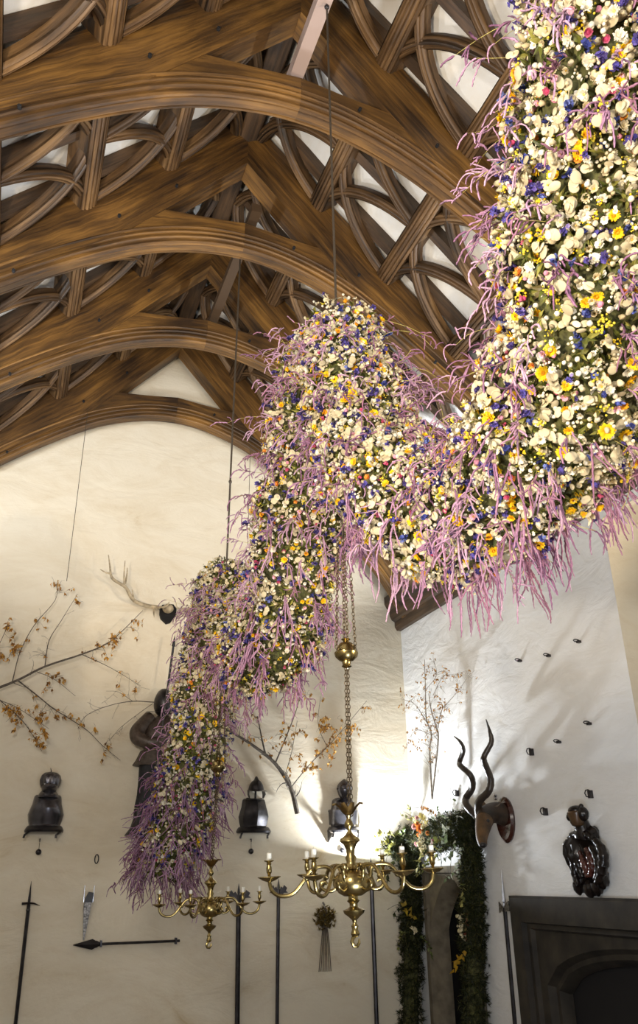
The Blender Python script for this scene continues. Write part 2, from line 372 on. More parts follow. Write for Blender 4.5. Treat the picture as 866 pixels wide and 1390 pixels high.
def inframe(pts, mx=140):
    for p in pts:
        x, y, w = project(p)
        if w > .1 and -mx < x < 866+mx and -mx < y < 1390+mx: return True
    return False
def pt(sg, d, y, h=0.):
    """point on roof plane (purlin underside) raised by h along the plane's normal"""
    return Vector((XR+sg*(d+h*S0*NRM), y, zp(d)+h*NRM))
nline = ['highest', 'second highest', 'third highest', 'lowest']
for b in range(4):
    y0, y1 = TY[b]+.12, TY[b+1]-.12
    for sg in (-1, 1):
        N = Vector((sg*S0*NRM, 0, NRM))
        for j in range(1, 5):
            d = PD[j]; pth = [pt(sg, d, y0+(y1-y0)*k/6) for k in range(7)]
            if not inframe(pth): continue
            m = MB(); m.sweep(pth, mould(.19, .27, 3), N, WOODG)
            meta(m.obj('purlin'), 'moulded oak purlin, %s on %s, %s' % (nline[j-1], side[sg], bayname[b]), 'beam', 'purlins')
        for j in range(4):       # curved wind braces
            da, db = PD[j], PD[j+1]
            if j == 0: da = .06
            for h in (0, 1):
                ya = y0 if h == 0 else y1; ym = (y0+y1)/2; dirn = 1 if h == 0 else -1
                hb = ym-ya
                for kind in (0, 1):
                    if kind == 0: q = [(0.02, 1), (.85, .85), (1.0, 0)]
                    else: q = [(1.0, 1), (.15, .82), (.02, 0)]
                    P = [(ya+hb*u, db+(da-db)*v) for u, v in q]
                    a, c, e = [pt(sg, d, y, .035) for y, d in P]
                    pth = bez(a, c, e, 14)
                    if not inframe(pth, 60): continue
                    m = MB(); m.sweep(pth, mould(.11, .11+.008*kind, 2), N, WOODG)
                    where = 'nearer truss' if h == 0 else 'farther truss'
                    kn = 'flat-topped' if kind == 0 else 'steep'
                    meta(m.obj('wind_brace'), '%s curved oak brace by %s, %s, %s, %s' % (kn, where, side[sg], tier[j], bayname[b]), 'brace', 'curved wind braces')
        for k in range(3):       # flat common rafters behind the braces
            y = TY[b]+(TY[b+1]-TY[b])*(k+.5)/3+random.uniform(-.04, .04)
            pth = [pt(sg, .05+3.4*q/10, y+random.uniform(-.012, .012), .155) for q in range(11)]
            if not inframe(pth, 30): continue
            m = MB(); m.sweep(pth, [(-.052, .11), (-.05, 0), (.05, 0), (.052, .11)], N, WOODR)
            meta(m.obj('common_rafter'), 'flat dark oak rafter against plaster, %s, %s, %s' % (['nearest', 'middle', 'farthest'][k], side[sg], bayname[b]), 'rafter', 'common rafters')
m = MB(); m.grid([[(XR-.1, y, zp(0)-.02), (XR, y, zp(0)-.08), (XR+.1, y, zp(0)-.02), (XR+.1, y, zp(0)+.3), (XR-.1, y, zp(0)+.3)] for y in (YB, 0, YE)], WOODR, True, True)
meta(m.obj('ridge_beam'), 'dark oak ridge beam running along the top of the roof', 'beam')
# pale lit timber laid over the collars and holding the chandelier rod
hk = on_y(443.5, 6, 3.75)
zb = EYE+6.02
v = ray(443.5, 6); s_ = (zb-EYE)/v[2]; HK = Vector(CAM+v*s_)
m = MB(); x = HK.x-.02
m.box((x-.055, TY[0]-.2, zb), (x+.055, TY[1]+.28, zb+.13), PINKW)
meta(m.obj('support_beam'), 'pale pinkish planed timber laid over the nearest collar', 'beam')
v = ray(327, 340); 
HK2 = at_d(326, 352, 6.62); HK2z = EYE+6.0
m = MB(); m.box((HK2.x-.05, TY[2]-.2, HK2z), (HK2.x+.05, TY[3]+.2, HK2z+.1), WOODR)
meta(m.obj('support_beam'), 'dark timber laid over the second and third collars', 'beam')
# ================================================================== END-WALL ARMOUR
EWY = YE-.015
def cuirass(px, py_bottom, kind, label):
    p = on_y(px, py_bottom, YE); t = thing('breastplate_trophy', label, 'armour', (p.x, YE, p.z), 'armour half-suits on the gable wall')
    def ring(z, w, d, ridge=.0, n=20, sx=0.):
        out = []
        for k in range(n+1):
            a = PI*k/n; x = -w*math.cos(a); y = -d*math.sin(a)**.75-.02-ridge*max(0, 1-abs(x)/w*1.6)
            out.append((x+sx, y, z))
        return out+[(w+sx, -.002, z), (-w+sx, -.002, z)]
    # breastplate
    m = MB()
    Z = [.075, .09, .13, .19, .25, .30, .345, .375, .39]; W = [.160, .163, .176, .186, .168, .152, .146, .140, .126]; D = [.13, .12, .13, .16, .17, .15, .12, .09, .05]
    if kind == 1: W = [w*.95 for w in W]
    if kind == 2: W = [w*.92 for w in W]
    m.grid([ring(z, w, d, .03 if kind else .012, 6 if kind == 1 else 10) for z, w, d in zip(Z, W, D)], STEEL if kind != 1 else IRON, True, True)
    bp = m.obj('breastplate', t, sharp=25)
    if kind == 2:
        m = MB(); m.grid([ring(z, w, d, .02) for z, w, d in [(.1, .172, .165), (.24, .178, .205), (.255, .185, .215), (.27, .178, .2)]], STEEL, True, True); m.obj('plackart', t)
    # neck opening roll
    m = MB(); m.tube([(-.09+.18*k/10, -.03-.07*math.sin(PI*k/10), .392-.018*math.sin(PI*k/10)) for k in range(11)], .012, IRON, 6); m.obj('neck_roll', bp)
    # fauld / shelf
    m = MB(); m.grid([ring(.078, .172, .13), ring(.06, .188, .16), ring(.034, .2, .185), ring(.014, .196, .175)], IRON if kind != 2 else STEEL, True, True); m.obj('fauld', t)
    # bracket arms
    for sx in (-1, 1):
        m = MB(); x0 = sx*.17
        m.tube([(x0*.7, -.01, .03), (x0*.95, -.12, .01), (x0*1.15 if sx < 0 else x0*.7, -.2, -.02), (x0*1.2 if sx < 0 else x0*.7, -.2, -.05)], .012, IRON, 6); m.obj('bracket_arm', t)
    if kind == 0:      # ribbed close helmet with gorget
        m = MB(); m.grid([ring(z, w, d, .0) for z, w, d in [(.36, .118, .15), (.375, .112, .16), (.40, .10, .15), (.43, .078, .12)]], STEEL, True, True); m.obj('gorget', t)
        m = MB(); m.lathe([(.05, .41), (.075, .425), (.085, .46), (.075, .49)], STEEL, (0, -.1, 0), 20); m.ell((0, -.11, .465), (.088, .12, .055), STEEL, 16, 8); h = m.obj('visor', t)
        m = MB(); m.lathe([(.088, .46), (.103, .50), (.108, .54), (.095, .585), (.065, .612), (.02, .622), (.002, .622)], STEEL, (0, -.10, 0), 40, None, 9, .07); h = m.obj('helmet', t, sharp=60)
        m = MB(); m.tube([(0, -.1, .62), (-.005, -.1, .64), (-.012, -.1, .665)], [.006, .005, .003], IRON, 6); m.obj('plume_holder', h)
        for k in (-1, 0, 1):
            m = MB(); m.ell((k*.035-.02, -.205+abs(k)*.012, .488), (.009, .004, .007), BRIGHT, 8, 6); m.obj('rivet', h)
    elif kind == 1:    # open burgonet
        def sh(d): return 1+(.28 if d.z > .93 else 0)*(d.z-.93)*6
        m = MB(); rows = []
        for i in range(10):
            th = PI/2*i/9; rows.append([(.09*math.cos(th)*math.cos(2*PI*k/22), -.11+.115*math.cos(th)*math.sin(2*PI*k/22), .475+.125*math.sin(th)*(1)+(.012 if i > 7 else 0)) for k in range(22)])
        m.grid(rows, IRON, True, True); h = m.obj('helmet', t)
        m = MB(); m.tube([(0, -.01, .5), (0, -.02, .585), (0, -.11, .622), (0, -.2, .575), (0, -.226, .5)], [.006, .012, .016, .012, .006], IRON, 6); m.obj('comb', h)
        m = MB(); m.grid([[(-.10+.2*k/8, -.14-.09*math.sin(PI*k/8), .478) for k in range(9)], [(-.12+.24*k/8, -.17-.12*math.sin(PI*k/8), .462-.012*math.sin(PI*k/8)) for k in range(9)]], STEEL); m.obj('peak', h)
        for sx in (-1, 1):
            m = MB(); m.grid([[(sx*.09, -.16, .48), (sx*.095, -.1, .485), (sx*.088, -.04, .48)], [(sx*.1, -.17, .43), (sx*.1, -.11, .42), (sx*.092, -.06, .43)], [(sx*.085, -.16, .395), (sx*.085, -.12, .385), (sx*.082, -.09, .395)]], IRON); m.obj('cheek_piece', h)
        m = MB(); m.tube([(0, -.08, .38), (0, -.09, .5)], .012, IRON, 6); m.obj('stand_post', t)
    else:
        m = MB(); m.grid([ring(z, w, d) for z, w, d in [(.37, .115, .13), (.385, .112, .15), (.405, .09, .13)]], STEEL, True, True); m.obj('gorget', t)
        m = MB(); m.lathe([(.055, .40), (.075, .43), (.088, .47), (.096, .51), (.09, .545), (.07, .575), (.04, .60), (.015, .618), (.002, .622)], STEEL, (0, -.1, 0), 24); h = m.obj('helmet', t)
        m = MB(); m.tube([(-.1+.2*k/10, -.1-.1*math.sin(PI*k/10), .505) for k in range(11)], .008, IRON, 6); m.obj('visor_edge', h)
        m = MB(); m.prism([(-.2, -.01, .02), (-.2, -.01, -.1), (-.205, -.22, .0)], (.012, 0, 0), IRON); m.obj('bracket', t)
    return t, p
for px, py, k, lab in ((59, 1132, 0, 'dark steel breastplate with ribbed closed helmet, leftmost on the gable wall'),
                       (343, 1133, 1, 'dark faceted breastplate under an open peaked helmet, middle of three'),
                       (465, 1132, 2, 'dark breastplate with pointed closed helmet behind the near chandelier chain')):
    t, p = cuirass(px, py, k, lab)
    q = thing('hanging_weight', 'small black iron ball hanging below ' + ['the leftmost breastplate', 'the middle breastplate', 'the breastplate nearest the corner'][k], 'weight', (p.x-.03, YE-.05, p.z-.05), 'iron balls below the breastplates')
    m = MB(); m.tube([(0, .05, 0), (0, .0, .0), (0, -.002, -.03)], .006, IRON, 6); m.obj('hook', q)
    m = MB(); m.tube([(0, 0, -.03), (0, 0, -.1)], .0025, WIREM, 5); m.obj('wire', q)
    m = MB(); m.ell((0, 0, -.13), (.03, .03, .03), IRON, 14, 10); m.obj('ball', q)
# ------------------------------------------------------------------ leather-clad suit behind the garland
def E(px, py, d=.1): return on_y(px, py, YE-d)
base = E(205, 1100, 0); t = thing('leather_suit', 'brown leather jacket, helmet and black breeches hung as a suit beside garland', 'armour', tuple(base))
def rel(*ps): return [p-base for p in ps]
m = MB(); c = E(222, 955, .14)-base
m.ell(c, (.115, .14, .16), IRON, 18, 10, None, lambda d: 1+.25*max(0, d.z-.6)); m.obj('helmet', t)
m = MB(); b0 = E(214, 966, .14)-base; m.grid([[b0+Vector((-.11+.3*k/8, -.1*math.sin(PI*k/8), -.005*k)) for k in range(9)], [b0+Vector((-.17+.36*k/8, -.15-.14*math.sin(PI*k/8), -.05)) for k in range(9)]], IRON); m.obj('helmet_brim', t)
def loft(pts, ws, ds, mat, name, seg=20, fold=0., nf=9):
    m = MB(); rows = []
    for p, w, d in zip(pts, ws, ds):
        rows.append([p+Vector((w*(1+fold*math.cos(nf*2*PI*k/seg))*math.cos(2*PI*k/seg), d*math.sin(2*PI*k/seg), 0)) for k in range(seg)])
    m.grid(rows, mat, True, True); return m.obj(name, t, sharp=50)
loft(rel(E(222, 972), E(222, 985), E(222, 1005), E(218, 1020), E(214, 1036)), [.07, .2, .235, .19, .2], [.06, .1, .13, .12, .13], LEATH, 'jacket', 36, .02, 12)
loft(rel(E(214, 1020), E(212, 1033), E(209, 1040)), [.19, .225, .24], [.13, .15, .16], LEATH, 'skirt', 48, .03, 16)
m = MB(); a = rel(E(205, 972, .1), E(193, 985, .12), E(186, 995, .15), E(189, 1003, .2), E(205, 1008, .26), E(222, 1005, .28))
m.tube(smoothpath(a, 5), [interp(i, [0, 8, 15, 25], [.075, .088, .08, .055]) for i in range(26)], LEATH, 16); m.obj('sleeve', t)
m = MB(); a = rel(E(181, 997, .15), E(186, 1003, .2), E(200, 1008, .25)); m.tube(smoothpath(a, 4), [.02+.03*math.sin(PI*i/8) for i in range(9)], STEEL, 10); m.obj('cuff', t)
loft(rel(E(204, 1036), E(201, 1060), E(196, 1080), E(189, 1096)), [.125, .11, .085, .055], [.1, .09, .08, .06], CLOTHB, 'breeches', 18)
loft(rel(E(226, 1036), E(224, 1060), E(220, 1080), E(212, 1096)), [.12, .1, .08, .055], [.1, .09, .08, .06], CLOTHB, 'breeches', 18)
loft(rel(E(188, 1098), E(186, 1112), E(184, 1124), E(180, 1134)), [.05, .045, .06, .09], [.06, .06, .1, .14], BLK, 'boot', 18)
loft(rel(E(211, 1098), E(207, 1112), E(203, 1124), E(200, 1134)), [.05, .045, .06, .08], [.06, .06, .1, .14], BLK, 'boot', 18)
# its long spear
def pole(name, label, group, a, b, r, build, cat='polearm'):
    a, b = Vector(a), Vector(b); t = thing(name, label, cat, tuple(b), group)
    m = MB(); m.tube([Vector((0, 0, 0)), (a-b)*.5, a-b], r, IRON, 8); m.obj('shaft', t)
    if build: build(t, a-b, (a-b).normalized())
    return t
def spearhead(L, w, mat=STEEL):
    def f(t, top, ax):
        m = MB(); R = Vector((0, 0, 1)).rotation_difference(ax)
        rows = []
        for s, ww in [(0, .014), (.12, .012), (.15, w), (.4, w*.8), (1, .001)]:
            rows.append([top+R@Vector(v) for v in ((-ww, 0, L*s), (0, -ww*.45, L*s), (ww, 0, L*s), (0, ww*.45, L*s))])
        m.grid(rows, mat, True, True); m.obj('spearhead', t, sharp=20)
    return f
def down(p, q):     # extend the line p->q to just above the floor
    p, q = Vector(p), Vector(q); s = (q.z-.02)/(p.z-q.z); return q+(q-p)*s
a, b = on_y(235, 880, YE-.3), on_y(205, 1100, YE-.3)
pole('spear', 'tall thin spear rising behind the leather suit helmet', 'long weapons on the gable wall', a, on_y(200, 1135, YE-.3), .014, spearhead(.16, .022, IRON))
# ------------------------------------------------------------------ pole weapons on the gable wall
G = 'long weapons on the gable wall'
def hammer(t, top, ax):
    spearhead(.22, .014, IRON)(t, top, ax)
    m = MB(); c = top+Vector((0, -.02, 0)); m.tube([c+Vector((-.07, 0, .01)), c+Vector((0, 0, .015)), c+Vector((.05, 0, .01)), c+Vector((.11, 0, -.012))], [.014, .012, .01, .002], IRON, 6); m.obj('hammer_head', t)
    m = MB(); m.ell(top-ax*.05, (.022, .022, .024), IRON, 10, 6); m.obj('collar', t)
a, b = on_y(39, 1228, YE-.07), on_y(31, 1300, YE-.07)
pole('war_hammer', 'long iron war hammer leaning on the wall at far left', G, a, down(a, b), .018, hammer)
def ornate(w, n):
    def f(t, top, ax):
        spearhead(.12, .016, IRON)(t, top, ax)
        for sx in (-1, 1):
            m = MB(); c = top
            m.prism([c+Vector(v) for v in ((0, 0, -.02), (sx*w*.3, 0, .035), (sx*w*.5, 0, .02), (sx*w*.65, 0, .05), (sx*w, 0, .02), (sx*w*.85, 0, -.01), (sx*w*1.1, 0, -.03), (sx*w*.6, 0, -.03), (sx*w*.4, 0, -.06), (0, 0, -.07))], (0, -.012, 0), STEEL); m.obj('side_blade', t, False)
        for k in range(n):
            m = MB(); m.lathe([(.02, -.008), (.026, 0), (.02, .008)], IRON, top-ax*(.14+k*.09), 10, ax); m.obj('band', t)
    return f
for px, py, lab, r, w, n in ((324, 1215, 'stout banded black polearm beside the far chandelier arms', .027, .13, 5), (378, 1208, 'slim polearm with ornate pierced head under the near chandelier', .02, .1, 0)):
    a, b = on_y(px, py, YE-.07), on_y(px-1, 1300, YE-.07)
    pole('halberd', lab, G, a, down(a, b), r, ornate(w, n))
a, b = on_y(504, 1192, YE-.07), on_y(508, 1300, YE-.07)
pole('pike', 'black pike with plain pointed tip between chandelier and doorway greenery', G, a, down(a, b), .025, spearhead(.24, .024, IRON))
# horizontal spear
a, b = on_y(136, 1281.5, YE-.06), on_y(244, 1277, YE-.06)
t = thing('hanging_spear', 'short iron spear fixed level low on the gable wall', 'spear', tuple(b))
m = MB(); m.tube([Vector((0, 0, 0)), a-b], .013, IRON, 8); m.obj('shaft', t)
m = MB(); top = a-b; rows = []
for s, ww in [(0, .014), (.03, .03), (.05, .034), (.08, .05), (.27, .004)]:
    rows.append([top+Vector((-s, 0, 0))+Vector(v) for v in ((0, 0, ww), (0, -ww*.5, 0), (0, 0, -ww), (0, ww*.5, 0))])
m.grid(rows, IRON, True, True); m.obj('spearhead', t, sharp=20)
for x in (-.04, -.82):
    m = MB(); m.box((x-.008, -.02, -.03), (x+.008, .05, .03), IRON); m.obj('wall_clip', t)
# sheathed dagger
p = on_y(118, 1242, YE-.03); t = thing('sheathed_dagger', 'short dagger in chased silver sheath, point down, above the level spear', 'dagger', tuple(p))
m = MB(); m.prism([(-.045, 0, .12), (.035, 0, .12), (.028, 0, .05), (-.005, 0, -.23), (-.018, 0, -.23), (-.042, 0, .04)], (0, -.025, 0), SILVER); m.obj('sheath', t)
m = MB(); m.prism([(-.04, 0, .12), (.04, 0, .12), (.045, 0, .21), (-.005, 0, .22), (-.035, 0, .16)], (0, -.04, 0), BLK); m.obj('grip', t)
for x in (-.048, .046):
    m = MB(); m.tube([(x, -.01, .12), (x*1.05, -.01, .28)], [.004, .002], BRIGHT, 5); m.obj('prong', t)
# small ring hook
p = on_y(131, 1166, YE-.02); m = MB(); m.tube([(.02*math.cos(2*PI*k/12), -.01, .045*math.sin(2*PI*k/12)) for k in range(13)], .006, IRON, 6, False)
meta(m.obj('ring_hook', loc=p), 'small iron ring high above the sheathed dagger', 'ring')
# hanging wires by the gable
for lab, a, b in (('thin dark wire hanging down the left of the gable wall', (119, 560, .5), (101, 790, .5)), ('thin dark wire hanging just left of the big garland peak', (341, 560, .5), (336, 740, .5))):
    A, B = on_y(a[0], a[1], YE-a[2]), on_y(b[0], b[1], YE-b[2]); m = MB(); m.tube([A, Vector((A.x, A.y, (A.z+B.z)/2)), Vector((A.x, A.y, B.z))], .0035, WIREM, 5); meta(m.obj('hanging_wire'), lab, 'wire', 'thin wires')
# ------------------------------------------------------------------ stag antlers
p = on_y(226, 832, YE); t = thing('stag_antlers', 'pale branching stag antlers on a dark shield above the spear tip', 'antlers', tuple(p))
m = MB(); m.prism([Vector(v) for v in ((-.09, 0, .04), (-.07, 0, .08), (0, 0, .1), (.07, 0, .1), (.11, 0, .05), (.11, 0, -.03), (.05, 0, -.13), (0, 0, -.15), (-.07, 0, -.09), (-.09, 0, -.03))], (0, -.06, 0), FLATBLK); m.obj('shield', t)
m = MB(); m.ell((0, -.09, .03), (.07, .07, .06), ANTLER, 12, 8); m.obj('skull_plate', t)
def Z(zx, zy, d): q = on_y(100+zx*.2194, 740+zy*.2194, YE-d); return q-p
beam = [Z(520, 385, .12), Z(450, 375, .2), (Z(385, 350, .28)), Z(355, 320, .32), Z(325, 265, .36), Z(290, 240, .38), Z(250, 215, .38), Z(232, 190, .38), Z(225, 140, .36), Z(215, 60, .34)]
for sg in (1, -1):
    def mir(v): return Vector((v.x if sg > 0 else .02-v.x, v.y, v.z))
    m = MB(); pp = smoothpath([mir(v) for v in beam], 4); m.tube(pp, [interp(i, [0, len(pp)*.7, len(pp)], [.026, .018, .004]) for i in range(len(pp))], ANTLER, 10); an = m.obj('antler', t)
    for tine in ([Z(500, 385, .14), Z(495, 410, .22), Z(498, 445, .3)], [Z(510, 385, .14), Z(570, 380, .28), Z(592, 350, .34)], [Z(370, 340, .3), Z(368, 310, .34), Z(362, 275, .38)], [Z(315, 240, .37), Z(312, 180, .42), Z(318, 95, .44)], [Z(318, 235, .37), Z(328, 190, .3), Z(332, 140, .28)], [Z(232, 175, .38), Z(200, 170, .36), Z(165, 150, .34)]):
        m = MB(); pp = smoothpath([mir(v) for v in tine], 4); m.tube(pp, [interp(i, [0, len(pp)], [.015, .003]) for i in range(len(pp))], ANTLER, 8); m.obj('tine', an)
# ================================================================== RIGHT WALL
# kudu head
p = on_x(688, 1112, XW); t = thing('kudu_head', 'mounted brown antelope head with tall spiral black horns on right wall', 'trophy head', tuple(p))
m = MB()
rows = []
for x, s in ((0, 1), (-.02, 1.03), (-.045, .9)):
    rows.append([(x, .15*s*math.cos(2*PI*k/24), .01+.20*s*math.sin(2*PI*k/24)*(1 if math.sin(2*PI*k/24) > 0 else 1.15)) for k in range(24)])
m.grid(rows, SHIELD, True, True); m.obj('shield', t)
def K(px, py, x): return on_x(px, py, XW-x)-p
path = [K(684, 1106, .03), K(674, 1103, .12), K(666, 1104, .2), K(660, 1108, .28), K(657, 1116, .35), K(655, 1127, .41), K(654, 1137, .45), K(655, 1144, .475), K(656, 1148, .485)]
m = MB(); pp = smoothpath(path, 4); n = len(pp)
rr = [interp(i/n, [0, .2, .4, .52, .65, .8, .93, 1], [.105, .095, .09, .082, .064, .048, .042, .02]) for i in range(n)]; kn = int(n*.42)
m.tube(pp[kn:], rr[kn:], HIDE, 18); hd = m.obj('head', t)
m = MB(); m.tube(pp[:kn+3], [r*1.03 for r in rr[:kn+3]], NECKM, 18); m.obj('neck', t)
m = MB(); m.ell(K(655.5, 1147, .49), (.04, .036, .026), BLK, 12, 8); m.obj('muzzle', hd)
for dy in (-.075, .07):
    e = K(657, 1115, .36); m = MB(); m.ell(e+Vector((0, dy, .0)), (.02, .014, .018), BLK, 10, 8); m.obj('eye', hd)
    m = MB(); q = K(668, 1100, .22)+Vector((0, dy*1.3, .03)); m.grid([[q+Vector((.0, dy*.2*a, .0))+Vector((a*.02, dy*2.0*s, s*.07+.018*math.sin(PI*s)*a*2)) for a in (-1, 0, 1)] for s in (0, .3, .6, 1)], HIDE); m.obj('ear', hd)
H1 = [(650.4, 1109.6), (649.6, 1089.5), (663.3, 1073.7), (666, 1057.8), (657.5, 1034.8), (657.5, 1026), (666.9, 1007.5), (664.8, 993), (659.7, 976.5)]
H2 = [(648.9, 1109.6), (633.8, 1093.8), (632.4, 1083.7), (641, 1069), (639, 1053.5), (626, 1040.6), (623.7, 1034.8), (628.8, 1019), (625.2, 1007.5), (616.5, 999.6)]
for H in (H1, H2):
    m = MB(); pts = [K(x, y, .30+.045*math.sin(i*1.7)+.012*i) for i, (x, y) in enumerate(H)]; pp = smoothpath(pts, 7); n = len(pp)
    m.tube(pp, [interp(i/n, [0, .12, .45, .8, 1], [.042, .037, .033, .024, .003])*(1+.05*math.sin(i*2.2)) for i in range(n)], HORN, 12); m.obj('horn', t)
q = K(673, 1086, .03); m = MB(); m.lathe([(.012, 0), (.02, .01), (.012, .025), (.02, .045), (.01, .06)], BRIGHT, q, 10); m.obj('finial', t)
# carved figure
p = on_x(797, 1152, XW); t = thing('carved_figure', 'glossy dark carved wood figure in twisting robes above the fireplace', 'carving', tuple(p))
def Q(zx, zy, x): q = on_x(750+zx*.108, 1080+zy*.108, XW-x); return q-p
def folds(freq, amp, ph=0): return lambda d: 1+amp*math.sin(freq*math.atan2(d.y, d.z+.001*d.x)+ph+3*d.x)
m = MB()
ctr = [(400, 520), (400, 620), (420, 740), (440, 860), (450, 960), (450, 1040), (440, 1110)]; wid = [.095, .14, .165, .17, .16, .125, .085]
rows = []
for i, ((zx, zy), w) in enumerate(zip(ctr, wid)):
    c = Q(zx, zy, .0); rows.append([c+Vector((-(.13+.04*math.sin(i))*math.sin(PI*k/30)**.6*(1+.16*math.sin(k*1.15+i*.9))-.002, -w*math.cos(PI*k/30), 0)) for k in range(31)])
m.grid(rows, CARVE, True, True); bd = m.obj('robed_body', t, sharp=60)
for pts, r, mt, nm in (([(230, 700), (300, 800), (340, 930), (380, 1030)], .034, CARVE, 'robe_fold'), ([(340, 700), (390, 830), (430, 950), (450, 1030)], .036, CARVED, 'robe_fold'), ([(420, 660), (480, 800), (500, 900), (470, 1010)], .034, CARVED, 'robe_fold'),
                       ([(540, 560), (620, 680), (640, 840), (610, 980), (560, 1100)], .045, CARVE, 'robe_fold'), ([(190, 620), (220, 720), (270, 860), (280, 1000), (330, 1130)], .035, CARVE, 'robe_fold'), ([(480, 640), (560, 780), (580, 930), (540, 1060)], .036, CARVE, 'robe_fold'),
                       ([(210, 560), (270, 500), (380, 480), (470, 500), (530, 560)], .04, CARVE, 'collar_scroll'), ([(330, 560), (270, 560), (270, 500), (340, 480), (380, 510), (340, 530)], .018, CARVE, 'collar_scroll')):
    m = MB(); pp = smoothpath([Q(a, b, .12 if nm == 'robe_fold' else .1) for a, b in pts], 5); n = len(pp); m.tube(pp, [r*(.55+.45*math.sin(PI*(i+1)/(n+1)))*(1+.12*math.sin(i*1.9)) for i in range(n)], mt, 10); m.obj(nm, bd)
for zx, zy, r in ((200, 640, .045), (510, 480, .05), (330, 1140, .05), (470, 1170, .055), (560, 1150, .05), (620, 1040, .06)):
    m = MB(); m.ell(Q(zx, zy, .07), (r, r, r*1.3), CARVE, 12, 8, None, lambda d: 1+.12*math.sin(7*d.x+5*d.z)); m.obj('carved_boss', bd)
m = MB(); m.tube(smoothpath([Q(400, 520, .07), Q(390, 430, .08), Q(350, 340, .1), Q(310, 280, .12)], 4), [.085, .085, .085, .08, .075, .07, .07, .068, .065, .062, .06, .06, .055], CARVE, 14); m.obj('neck', t)
m = MB(); m.ell(Q(300, 260, .15), (.07, .075, .085), CARVER, 14, 10, None, lambda d: 1+.1*math.sin(6*d.z)); m.obj('head', t)
m = MB(); m.ell(Q(300, 190, .14), (.075, .07, .045), CARVE, 14, 8); m.obj('cap', t)
for zx, zy, r in ((215, 270, .03), (210, 240, .022), (360, 140, .022), (385, 230, .05)):
    m = MB(); m.ell(Q(zx, zy, .13), (r, r, r*1.2), CARVE, 10, 8); m.obj('curl', t)
# halberd and bracket on the right wall
a, b = on_x(685, 1232, XW-.07), on_x(691, 1300, XW-.07)
def halb(t, top, ax):
    spearhead(.34, .022, BRIGHT)(t, top, ax)
    m = MB(); m.prism([top+Vector((0, y, z)) for y, z in ((.01, .0), (.06, .03), (.085, .05), (.09, -.05), (.06, -.03), (.01, -.04), (-.06, -.03), (-.10, -.03), (-.09, .06), (-.06, .05))], (-.012, 0, 0), SILVER); m.obj('axe_blade', t, False)
pole('halberd', 'tall halberd with bright steel point beside the fireplace', None, a, down(a, b), .02, halb)
p = on_x(655, 1222, XW); t = thing('wall_bracket', 'small square iron bracket between doorway greenery and halberd', 'bracket', tuple(p))
m = MB(); m.tube([(0, .07, .035), (-.1, .07, .035), (-.1, -.05, .03), (-.1, -.05, -.04), (0, .07, -.04)], .007, IRON, 5); m.obj('iron_strap', t)
# staples
SP = [(707, 896, 'nearest corner in upper row'), (746, 889, 'middle of the upper row'), (787, 870, 'highest of all, by the window'), (801, 981, 'flat dark one at horn-tip height'),
      (760, 1006, 'between the horn shadow and the flat one'), (723, 1020, 'square one right beside the horn shadow'), (803, 1077, 'just above the carved figure'), (742, 1101, 'between the antelope head and carved figure'), (622, 1076, 'left of the horns')]
for i, (px, py, l) in enumerate(SP):
    p = on_x(px, py, XW); t = thing('wall_staple', 'small black iron staple on the right wall, ' + l, 'staple', tuple(p), 'iron staples on the right wall')
    r = .032 if i > 3 else .022
    m = MB(); hh = .03 if i > 4 else .012
    m.tube([(.0, .01, hh*.6), (-.035, 0, hh), (-.06, 0, hh*.8), (-.072, 0, 0), (-.06, 0, -hh*.9), (-.03, 0, -hh), (0, -.01, -hh*.8)], .0055, IRON, 6); m.obj('loop', t)
    m = MB(); m.box((-.035, -.02, -hh-.01), (-.0, .012, -hh+.012 if i < 5 else hh*.8), IRON); m.obj('pad', t)
